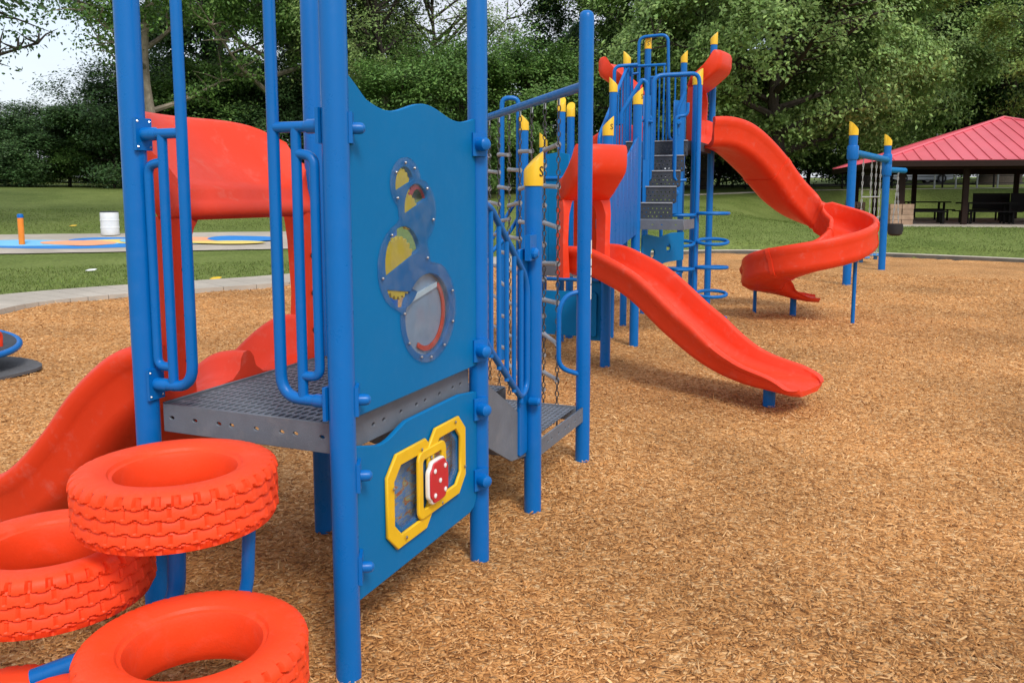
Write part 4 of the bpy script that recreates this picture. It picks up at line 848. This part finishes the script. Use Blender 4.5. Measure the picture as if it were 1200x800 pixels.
MB().tube([oc+(uu*math.cos(t)+vv*math.sin(t))*.645-tl*.02 for t in [2*math.pi*j/40 for j in range(40)]], .032, 12, False, True).build('rim', BLUE, SPN, smooth=True)
MB().lathe([(.09, 0), (.09, zc-.02)], spc, UP, 18).build('stem', BLUE, SPN, smooth=True)
for a in (3.0, 5.1, .9):
    c = oc+(uu*math.cos(a)+vv*math.sin(a))*.53; t_ = (uu*-math.sin(a)+vv*math.cos(a))
    MB().tube(fillet([c-t_*.12, c-t_*.12+tl*.16, c+t_*.12+tl*.16, c+t_*.12], .07), .018, 10).build('handle', RED, SPN, smooth=True)
# ------------------------------------------------------------------ splash pad post, barrel
p = padpt(26, 289); b = MB(); bz = terr(p.x, p.y)+.06
o = b.lathe([(.075, 0), (.075, .70), (.072, .72)], (p.x, p.y, bz), UP, 18).build('water_post', ORANGE, None, (p.x, p.y, bz), True); MB().lathe([(.079, .72), (.079, .79), (.068, .82), (.01, .83)], (p.x, p.y, bz), UP, 18).build('post_cap', BLUE, o, smooth=True); tag(o, 'slim orange post with blue top on the splash pad', 'post')
p = padpt(129.5, 277.5); bz = terr(p.x, p.y)+.055
o = MB().lathe([(.25, 0), (.262, .02), (.262, .20), (.27, .21), (.27, .24), (.262, .25), (.262, .42), (.27, .43), (.27, .46), (.262, .47), (.262, .66), (.255, .68)], (p.x, p.y, bz), UP, 22).build('barrel', WHITE, None, (p.x, p.y, bz), True); MB().lathe([(.256, .685), (.256, .71), (.22, .715), (.01, .70)], (p.x, p.y, bz), UP, 22).build('lid', DGREY, o, smooth=True); tag(o, 'white ribbed barrel with dark rim at the edge of the splash pad', 'barrel')
for x, y in ((86, 267), (107, 320), (253, 330)):
    p = padpt(x, y); s = .12; z = terr(p.x, p.y)+.07
    tag(plate('fallen_leaf', [[(-s, 0), (-s*.3, s*.5), (s*.6, s*.35), (s, 0), (s*.5, -s*.5), (-s*.4, -s*.35)]], .006, (p.x, p.y, z), Vector((.8, .5, .1)).normalized(), Vector((-.5, .8, .25)).normalized(), YEL if x != 107 else WHITE, None, .001), ('small yellow leaf on the lawn beyond the splash pad' if x == 86 else 'small yellow leaf on the lawn between path and splash pad') if x != 107 else 'pale scrap lying on the lawn before the splash pad', 'leaf' if x != 107 else 'litter', 'leaves on the lawn' if x != 107 else None)
# ------------------------------------------------------------------ pavilion
PN = Vector((12.8, 30.0, 0)); pe = Vector((.215, .977, 0)).normalized(); pf_ = Vector((.977, -.215, 0)).normalized(); SZ = 11.
PZ = .62; EZ, AZ = 2.88, 4.70
PV = thing('pavilion', 'open picnic pavilion with red ribbed metal roof and brown posts', 'pavilion', tuple(PN+(pe+pf_)*SZ/2+UP*PZ))
def Q(u, v, z): return PN+pf_*u+pe*v+UP*z
apex = Q(SZ/2, SZ/2, AZ); cr = [Q(0, 0, EZ), Q(SZ, 0, EZ), Q(SZ, SZ, EZ), Q(0, SZ, EZ)]
for k in range(4):
    a, b2 = cr[k], cr[(k+1) % 4]; n_ = (b2-a).cross(apex-a).normalized(); n_ = n_ if n_.z > 0 else -n_
    rf = MB().loft([[a, b2, apex], [a-n_*.04, b2-n_*.04, apex-n_*.04]]).build('roof_face', ROOF, PV)
    ns_ = 25
    for i in range(1, ns_):
        s = i/ns_; e = a.lerp(b2, s); f = 2*min(s, 1-s); t_ = (a+b2)/2; top_ = e+(apex-t_)*f if False else None
        # standing seam runs up the slope, perpendicular to the eave, until it meets the hip
        up_ = (apex-(a+b2)/2); end = e+up_*f
        MB().box((e+end)/2+n_*.018, (.035, (end-e).length, .035), ((b2-a).normalized(), up_.normalized(), n_)).build('seam', ROOF, rf)
    MB().tube([a+UP*.02, apex+UP*.02], .05, 8).build('hip_cap', ROOF, PV)
    MB().box((a+b2)/2-UP*.12, ((b2-a).length-.02, .06, .20), ((b2-a).normalized(), UP.cross((b2-a).normalized()), UP)).build('fascia', BROWN, PV)
    i0, i1 = Q(*[(.9, .9), (SZ-.9, .9), (SZ-.9, SZ-.9), (.9, SZ-.9)][k], EZ-.16), Q(*[(.9, .9), (SZ-.9, .9), (SZ-.9, SZ-.9), (.9, SZ-.9)][(k+1) % 4], EZ-.16)
    MB().box((i0+i1)/2, ((i1-i0).length, .16, .26), ((i1-i0).normalized(), UP.cross((i1-i0).normalized()), UP)).build('beam', BROWN, PV)
sl = [Q(.3, .3, PZ-.7), Q(SZ-.3, .3, PZ-.7), Q(SZ-.3, SZ-.3, PZ-.7), Q(.3, SZ-.3, PZ-.7)]
MB().loft([sl, [p+UP*.72 for p in sl]]).build('slab', CONC, PV)
for u, v, st_ in ((.9, .9, 1), (SZ-.9, .9, 1), (.9, SZ-.9, 1), (SZ-.9, SZ-.9, 1), (3.1, 1.2, 0), (7.6, 1.2, 0), (3.4, SZ-.9, 0), (7.6, SZ-.9, 0), (.9, 5.5, 0)):
    MB().box(Q(u, v, (PZ+EZ-.2)/2), (.24 if st_ else .18, .24 if st_ else .18, EZ-.2-PZ), (pf_, pe, UP)).build('column', BROWN, PV)
    if st_:
        for j in range(4):
            for (du, dv) in ((-.19, -.19), (.19, -.19), (.19, .19), (-.19, .19)):
                MB().box(Q(u+du*(1+.02*j), v+dv, PZ+.10+.185*j), (.36+.02*((j*3) % 2), .36, .175), (pf_, pe, UP)).build('stone', STONE, PV)
def picnic_table(u, v, rot_, label, back=False):
    c = Q(u, v, PZ+.02); t = thing('picnic_table', label, 'table', tuple(c), 'dark picnic tables under the red roof'); X = pf_*math.cos(rot_)+pe*math.sin(rot_); Y_ = UP.cross(X); A3 = (X, Y_, UP)
    MB().box(c+UP*.75, (1.9, .75, .05), A3).build('table_top', DARK, t)
    for s in (-1, 1):
        MB().box(c+Y_*s*.68+UP*.45, (1.9, .27, .04), A3).build('bench', DARK, t)
        for e in (-.7, .7): MB().box(c+X*e+Y_*s*.28+UP*.365, (.07, .07, .73), A3).build('leg', DARK, t); MB().box(c+X*e+Y_*s*.68+UP*.215, (.06, .06, .43), A3).build('leg', DARK, t)
    for e in (-.7, .7): MB().box(c+X*e+UP*.36, (.05, 1.4, .05), A3).build('crossbar', DARK, t)
    return t
for u, v, r, l_ in ((4.2, 2.5, 0, 'dark picnic table beside the slim front post of the pavilion'), (7.4, 2.3, .05, 'dark picnic table in the middle of the pavilion front row'), (3.0, 6.5, .1, 'dark picnic table in the pavilion back row by the left posts'), (6.6, 6.3, 0, 'dark picnic table in the middle of the pavilion back row')): picnic_table(u, v, r, l_)
def bench(u, v, rot_, label):
    c = Q(u, v, PZ+.02); t = thing('bench', label, 'bench', tuple(c), 'low dark benches'); X = pf_*math.cos(rot_)+pe*math.sin(rot_); A3 = (X, UP.cross(X), UP); MB().box(c+UP*.45, (1.5, .32, .05), A3).build('seat', DARK, t)
    for e in (-.6, .6): MB().box(c+X*e+UP*.215, (.08, .26, .43), A3).build('leg', DARK, t)
bench(1.9, 1.6, 0, 'low dark bench between the stone pier and the front table'); bench(2.2, 3.2, .1, 'low dark bench deeper in beside the stone pier'); bench(.6, 8.0, 1.4, 'low dark bench at the far left posts of the pavilion')
def chair(u, v, rot_, l_):
    c = Q(u, v, PZ+.02); X = pf_*math.cos(rot_)+pe*math.sin(rot_); Y_ = UP.cross(X); A3 = (X, Y_, UP); t = thing('slatted_seat', l_, 'seat', tuple(c), 'black high-backed seats under the red roof'); MB().box(c+UP*.45, (1.3, .5, .06), A3).build('seat', DARK, t); MB().box(c+Y_*.24+UP*.80, (1.3, .06, .62), A3).build('backrest', DARK, t)
    for e in (-.55, .55):
        for s in (-.2, .2): MB().box(c+X*e+Y_*s+UP*.21, (.07, .07, .42), A3).build('leg', DARK, t)
chair(5.9, 3.7, math.pi+.1, 'black high-backed seat just behind the front tables'); chair(8.2, 3.6, math.pi, 'black high-backed seat farthest from the stone pier'); chair(9.6, 1.9, math.pi+.2, 'black high-backed seat turned a little at the front right of the slab'); chair(4.9, 4.6, math.pi, 'black high-backed seat in the middle between the table rows'); picnic_table(9.6, 3.4, .1, 'dark picnic table at the right end of the pavilion front row'); chair(6.2, 1.25, math.pi, 'black high-backed seat at the front edge of the slab')
# ------------------------------------------------------------------ fence, park path, cars
fpts = [(-8, 50), (2, 50), (8, 49.5), (16, 49), (24, 48), (32, 47), (40, 46)]
FN = thing('rail_fence', 'thin dark metal fence running along the far edge of the lawn', 'fence', (16, 49, terr(16, 49)))
fl = resample([(x, y) for x, y in fpts], 2.6)
for x, y in fl:
    h = terr(x, y); MB().box((x, y, h+.5), (.07, .07, 1.15)).build('post', DARK, FN)
for hh in (.25, .65, 1.02): MB().tube([(x, y, terr(x, y)+hh) for x, y in fl], .018, 6).build('rail', DARK, FN)
strip('park_path', resample([(8, 44), (12, 45), (16, 46.5), (28, 46.5), (46, 42)], 2), -.7, .7, -.1, .035, CONC, follow=True)
strip('road', resample([(14, 60), (24, 59), (40, 56), (60, 50)], 2), -3, 3, -.1, .045, mat('asphalt', (.06, .06, .062), .9, .1, 2), follow=True)
for x in (1095, 1120, 1145, 1169, 1193):
    p = atY(x, 215, 46); h = terr(p.x, p.y); b = MB(); b.lathe([(.045, 0), (.045, 2.9), (.02, 2.93)], (p.x, p.y, h), UP, 10)
    tag(b.build('goal_post', SLIDEGALV, None, (p.x, p.y, h), True), {1095: 'pale pole behind the pavilion, beside the slim front post', 1120: 'pale pole behind the pavilion, right after the slim front post', 1145: 'pale pole just before the massive old trunk', 1169: 'pale pole in front of the massive old trunk', 1193: 'pale pole just past the massive old trunk'}[x], 'pole', 'pale poles behind the pavilion')
def car(px_, Y_, paint, label, rotz, zbias=0):
    p = atY(px_, 212, Y_); h = terr(p.x, p.y)+.06; t = thing('parked_car', label, 'car', (p.x, p.y, h)); X = Vector((math.cos(rotz), math.sin(rotz), 0)); Yv = UP.cross(X); o = Vector((p.x, p.y, h))
    body = [(-2.2, .35), (-2.25, .62), (-2.15, .86), (-1.4, .95), (1.0, .95), (1.9, .82), (2.2, .62), (2.22, .35), (1.9, .25), (-1.9, .25)]
    MB().loft([[o+X*u*(.97 if abs(s) > .8 else 1)+Yv*s+UP*v for u, v in body] for s in (-.88, -.78, .78, .88)]).build('body', paint, t, smooth=True, angle=30)
    cab = [(-1.75, .93), (-1.15, 1.40), (.25, 1.42), (1.0, .93)]
    MB().loft([[o+X*u+Yv*s*(.80 if v < 1 else .66)+UP*v for u, v in cab] for s in (-1, 1)]).build('windows', CGLASS, t); rfm = [(-1.12, 1.40), (-1.0, 1.46), (.1, 1.47), (.28, 1.41)]
    MB().loft([[o+X*u+Yv*s*.67+UP*v for u, v in rfm] for s in (-1, 1)]).build('roof', paint, t)
    for u in (-1.35, 1.35):
        for s in (-.82, .82):
            wl = MB().lathe([(.15, -.1), (.32, -.1), (.33, 0), (.32, .1), (.15, .1)], o+X*u+Yv*s+UP*.33, Yv, 16).build('wheel', BLACK, t); MB().lathe([(.19, -.105), (.19, .105)], o+X*u+Yv*s+UP*.33, Yv, 12).build('rim', STEEL, wl)
car(1072, 58, CARW, 'silver car parked beyond the lawn, seen between the pavilion posts', .1); car(1027, 61, CARD, 'white car parked beyond the lawn, seen past the swing posts', .15)
# ------------------------------------------------------------------ trees
def make_tree(seed, H, R, cb, nl, per, ls, barkm, leafm, dens=1., trunk_r=.25, limb0=.8, lean=0., spread=.38, top=1., pads=0, padr=.75, pleaf=200):
    """returns (trunk mesh, crown mesh): limbs, twigs and leaf-sized faces clustered at the twig ends"""
    g = np.random.default_rng(seed); rnd = random.Random(seed); b = MB()
    tp = [Vector((lean*(z/H)**2*H+.25*math.sin(z*.5+seed), .2*math.sin(z*.7+seed*2), z)) for z in np.linspace(-.3, H*.86, 12)]
    b.tube(tp, [trunk_r*(1.25 if k == 0 else 1-.085*k) for k in range(12)], 9)
    def tat(z):
        k = max(0, min(10, int((z+.3)/(H*.86+.3)*11))); z0, z1 = tp[k].z, tp[k+1].z; return tp[k].lerp(tp[k+1], max(0, min(1, (z-z0)/(z1-z0))))
    tips = []
    for i in range(nl):
        f = (i+.5)/nl; z0 = cb*limb0+(H*.84-cb*limb0)*f**.9; az = i*2.4+rnd.uniform(-.5, .5); fr = math.sin(math.pi*min(1, .22+.74*f))**.7
        el = .15+.9*f+rnd.uniform(-.2, .2); ln = R*fr*rnd.uniform(.75, 1.12)/max(.45, math.cos(el))*.9
        ln = min(ln, R*1.25); d = Vector((math.cos(az)*math.cos(el), math.sin(az)*math.cos(el), math.sin(el))); s = tat(z0); n = 6; pts = [s]
        for k in range(1, n+1): d = (d+Vector((rnd.uniform(-.16, .16), rnd.uniform(-.16, .16), rnd.uniform(-.10, .13)))).normalized(); pts.append(pts[-1]+d*ln/n)
        r0 = trunk_r*(.50-.25*f); b.tube(pts, [max(.012, r0*(1-.15*k)) for k in range(n+1)], 6)
        for k in range(2, n+1):
            for _ in range(3 if k < n else 4):
                a2 = rnd.uniform(0, 6.28); e2 = rnd.uniform(-.5, .9); d2 = (d*.5+Vector((math.cos(a2)*math.cos(e2), math.sin(a2)*math.cos(e2), math.sin(e2)))).normalized(); l2 = ln*rnd.uniform(.18, .36); q0 = pts[k]
                q1 = q0+d2*l2*.5+UP*rnd.uniform(-.1, .1); q2 = q1+d2*l2*.5+Vector((rnd.uniform(-.3, .3), rnd.uniform(-.3, .3), rnd.uniform(-.3, .2)))*l2*.5
                b.tube([q0, q1, q2], [max(.01, r0*.32), max(.008, r0*.2), .006], 4)
                for t in (.55, 1.): tips.append((q0.lerp(q1, t) if t < 1 else q1)); tips.append(q2)
    tips = np.array([tuple(t) for t in tips]); nt_ = len(tips)
    rr_ = np.hypot(tips[:, 0], tips[:, 1])/R+np.abs(tips[:, 2]-(cb+.45*(H-cb)))/(H-cb)*.9; keep = (g.random(nt_) < dens) & (g.random(nt_) < np.clip(rr_*1.5-.35, .12, 1)); tips = tips[keep]; nt_ = len(tips)
    cnt = max(1, int(per*.3)); c = np.repeat(tips, cnt, 0); n = len(c); sg = spread*R/4.5*g.uniform(.6, 1.25, (nt_, 1)).repeat(cnt, 0)
    c = c+g.normal(0, 1, (n, 3))*np.array([1, 1, .55])*sg; 
    if pads:                                                  # leafy sprays over a lumpy crown surface
        nlobe = max(8, pads//9); hz_ = (H-cb)/2; lu = g.normal(0, 1, (nlobe, 3)); lu /= np.linalg.norm(lu, axis=1)[:, None]
        lc = lu*np.array([R, R, hz_])*g.uniform(.60, .86, (nlobe, 1)); lr = R*g.uniform(.17, .30, nlobe)
        wh = np.arange(pads) % nlobe; u = g.normal(0, 1, (pads, 3))+lu[wh]*.9+np.array([0, 0, .5]); u /= np.linalg.norm(u, axis=1)[:, None]
        pc_ = lc[wh]+u*lr[wh][:, None]*np.array([1, 1, .8])+np.array([lean*H*.4, 0, cb+hz_*.97])
        q = np.repeat(pc_, pleaf, 0); uo_ = np.repeat(u, pleaf, 0); m_ = len(q); pr_ = np.repeat(padr*g.uniform(.55, 1.3, pads), pleaf)
        off = g.normal(0, 1, (m_, 3))*np.array([.5, .5, .34])*pr_[:, None]; q = q+off; q[:, 2] -= .25*(off[:, 0]**2+off[:, 1]**2)/pr_
        c = np.concatenate([c, q]); n = len(c)
    c[:, 2] = np.maximum(c[:, 2], .08)
    s = ls*g.uniform(.6, 1.35, n); ov = c-np.array([0, 0, cb+.35*(H-cb)]); ov /= np.linalg.norm(ov, axis=1)[:, None]+1e-6; nrm = g.normal(0, .55, (n, 3))+ov*.85+np.array([0, 0, .6]); nrm /= np.linalg.norm(nrm, axis=1)[:, None]
    t = np.cross(nrm, g.normal(0, 1, (n, 3))); t /= np.linalg.norm(t, axis=1)[:, None]+1e-9; bt = np.cross(nrm, t); V = np.zeros((n, 4, 3))
    V[:, 0] = c-t*s[:, None]*.55; V[:, 1] = c+bt*s[:, None]*.30+nrm*s[:, None]*.05; V[:, 2] = c+t*s[:, None]*.60-nrm*s[:, None]*.12; V[:, 3] = c-bt*s[:, None]*.30+nrm*s[:, None]*.05
    crown = npmesh('crown', V.reshape(-1, 3), np.arange(4*n).reshape(n, 4)); crown.materials.append(leafm); tm = b.mesh('trunk'); tm.materials.append(barkm); return tm, crown
def place_tree(meshes, name, label, px_, Y_, rot_=0., sc=1., szf=1., group=None, cat='tree', z0=None):
    x = (px_-CX)/F*Y_*1.008; h = terr(x, Y_)-.05 if z0 is None else z0; t = thing(name, label, cat, (x, Y_, h), group); t.rotation_euler.z = rot_; t.scale = (sc, sc, sc*szf)
    for nm, me in (('trunk', meshes[0]), ('crown', meshes[1])):
        o = link(bpy.data.objects.new(nm, me)); o.parent = t
    return t
maple = make_tree(21, 15.5, 7.6, 2.4, 30, 92, .18, BARK, LEAFY[0], .85, .42, spread=.27, pads=430, padr=.95, pleaf=290)
darkt = make_tree(5, 19, 6.2, 2.0, 26, 80, .21, BARK, LEAFY[1], .95, .38, spread=.34, pads=330, padr=1.0, pleaf=235)
pale = make_tree(33, 18, 6.4, 8.2, 12, 74, .17, PALEBARK, LEAFY[2], .62, .34, spread=.29, pads=200, padr=.9, pleaf=210, limb0=.42)
lacy = make_tree(44, 17, 6.4, 3.6, 22, 60, .15, BARK, LEAFY[3], .75, .34, spread=.34, pads=150, padr=.9, pleaf=190)
shrub = make_tree(52, 7.4, 3.9, .3, 16, 75, .155, BARK, LEAFY[2], 1, .14, spread=.46, pads=150, padr=.75, pleaf=200)
dshrub = make_tree(63, 7.0, 4.0, .1, 16, 72, .165, BARK, LEAFY[1], 1, .14, spread=.50, pads=150, padr=.75, pleaf=200)
over = make_tree(71, 12.5, 6.6, 5.2, 18, 30, .13, BARK, LEAFY[1], .62, .3, spread=.26, pads=210, padr=.8, pleaf=100)
place_tree(maple, 'maple_tree', 'broad light-green leafy tree behind the spiral slide', 905, 43, .6, 1.0)
place_tree(maple, 'maple_tree', 'light-green leafy tree directly behind the high tower', 822, 50, 2.6, .98)
place_tree(maple, 'maple_tree', 'light-green leafy tree growing left of the pavilion roof', 1010, 52, 4.1, 1.0)
place_tree(darkt, 'dark_tree', 'tall dark dense tree behind the beam of the chain net', 728, 60, .2, 1.05)
place_tree(darkt, 'dark_tree', 'tall dark dense tree above the peak of the red roof', 1175, 60, 1.4, 1.1)
place_tree(darkt, 'dark_tree', 'tall dark dense tree behind the left slope of the red roof', 1085, 64, 3.0, 1.15)
place_tree(darkt, 'dark_tree', 'tall dark dense tree behind the pale-limbed tree', 270, 60, 4.0, 1.0)
place_tree(pale, 'pale_tree', 'tree with pale branching limbs behind the near slide hood', 190, 45, .5, 1.0)
place_tree(pale, 'pale_tree', 'green tree with pale limbs behind the arch rail of the near tower', 325, 49, 2.4, 1.0)
place_tree(lacy, 'open_tree', 'open lacy tree with dark limbs behind the gear panel', 452, 50, .9, 1.0)
place_tree(lacy, 'open_tree', 'open lacy tree with dark limbs behind the chain net', 512, 56, 2.2, .95)
place_tree(lacy, 'open_tree', 'open lacy tree behind the round-topped blue post', 410, 57, 4.2, 1.0)
place_tree(over, 'overhanging_tree', 'dark tree reaching its boughs over the left lawn', -70, 27, 1.0, 1.08)
brt = make_tree(81, 11, 4.2, 3.0, 16, 50, .16, BARK, LEAFY[4], 1, .2, spread=.4, pads=140, padr=.75, pleaf=190)
place_tree(brt, 'young_tree', 'bright yellow-green tree at the right of the red roof', 1235, 41, .4, 1.0)
place_tree(shrub, 'leafy_shrub', 'mid-green shrub behind the wavy top of the gear panel', 470, 43, .3, .85, cat='shrub'); place_tree(shrub, 'leafy_shrub', 'mid-green shrub behind the chain net rungs', 545, 44, 1.9, .95, cat='shrub'); place_tree(shrub, 'leafy_shrub', 'mid-green shrub under the boughs behind the round-topped post', 620, 47, 3.3, 1.0, cat='shrub')
k = 0
for px_, Y_, s, zf, l_ in ((-15, 50, .85, .72, 'dark hedge shrub below the boughs of the overhanging tree'), (45, 49, .80, .66, 'low dark hedge shrub standing behind the orange post'), (95, 51, .80, .70, 'low dark hedge shrub between the orange post and the white barrel'), (140, 49, .9, .88, 'taller hedge shrub standing behind the white barrel'), (200, 51, 1.0, .9, 'hedge shrub at the foot of the pale-limbed tree'), (255, 50, 1.0, .9, 'hedge shrub behind the hood of the double slide'), (310, 51, 1.0, .8, 'hedge shrub behind the entry rail next to the gear panel'), (370, 52, 1.0, .8, 'hedge shrub mostly hidden by the near tower posts')):
    k += 1; place_tree(dshrub if k % 3 else shrub, 'hedge_shrub', l_, px_, Y_, k*1.3, s, zf, 'shrubs of the hedge line', 'shrub')
for px_, Y_, s, zf, l_ in ((-30, 62, 1.0, .66, 'rear thicket shrub behind the hedge below the overhanging tree'), (60, 63, 1.0, .60, 'rear thicket shrub behind the hedge past the orange post'), (125, 62, 1.0, .66, 'rear thicket shrub behind the hedge past the white barrel'), (220, 62, 1.1, .9, 'rear thicket shrub behind the pale-limbed tree'), (330, 63, 1.1, .9, 'rear thicket shrub behind the hedge past the entry rail')):
    k += 1; place_tree(dshrub, 'thicket_shrub', l_, px_, Y_, k*2.1, s, zf, 'shrubs of the rear thicket', 'shrub')
for px_, Y_, s, zf, l_ in ((560, 60, 1., .8, 'dark understory shrub seen through the chain net'), (640, 60, 1.1, 1., 'dark understory shrub behind the tall round-topped post'), (720, 60, 1.1, 1., 'dark understory shrub behind the boarded barrier'), (770, 58, 1.1, .9, 'dark understory shrub behind the dark stair'), (835, 57, 1.1, .9, 'dark understory shrub behind the top of the spiral slide'), (890, 58, 1.1, .9, 'dark understory shrub below the straight run of the spiral slide'), (945, 59, 1.1, .9, 'dark understory shrub above the curl of the spiral slide'), (985, 61, 1.05, .8, 'dark understory shrub behind the thick swing posts'), (1040, 72, 1.2, .9, 'far shrub behind the white parked car'), (1100, 74, 1.2, .9, 'far shrub behind the silver parked car'), (1150, 75, 1.2, .9, 'far shrub beside the massive old trunk'), (1210, 72, 1.2, .9, 'far shrub beyond the high-backed pavilion seats')):
    k += 1; place_tree(dshrub if k % 4 else shrub, 'understory_shrub', l_, px_, Y_, k*1.7, s, zf, 'shrubs under the far trees', 'shrub')
# the massive old trunk seen under the pavilion roof
x = (1163-600)/1000*54; h = terr(x, 54)
b = MB(); b.tube([(x, 54, h-.2), (x, 54, h+.3), (x+.02, 54, h+1.2), (x+.1, 54, h+3.5), (x+.2, 54, h+7), (x+.2, 54, h+10)], [1.45, 1.15, .85, .75, .6, .3], 14)
t = thing('old_tree', 'massive old tree trunk standing behind the pavilion tables', 'tree', (x, 54, h)); b.build('trunk', BARK, t, smooth=True)
o = link(bpy.data.objects.new('crown', darkt[1])); o.parent = t; o.scale = (.9, .9, .8); o.location = (0, 0, 2.0)
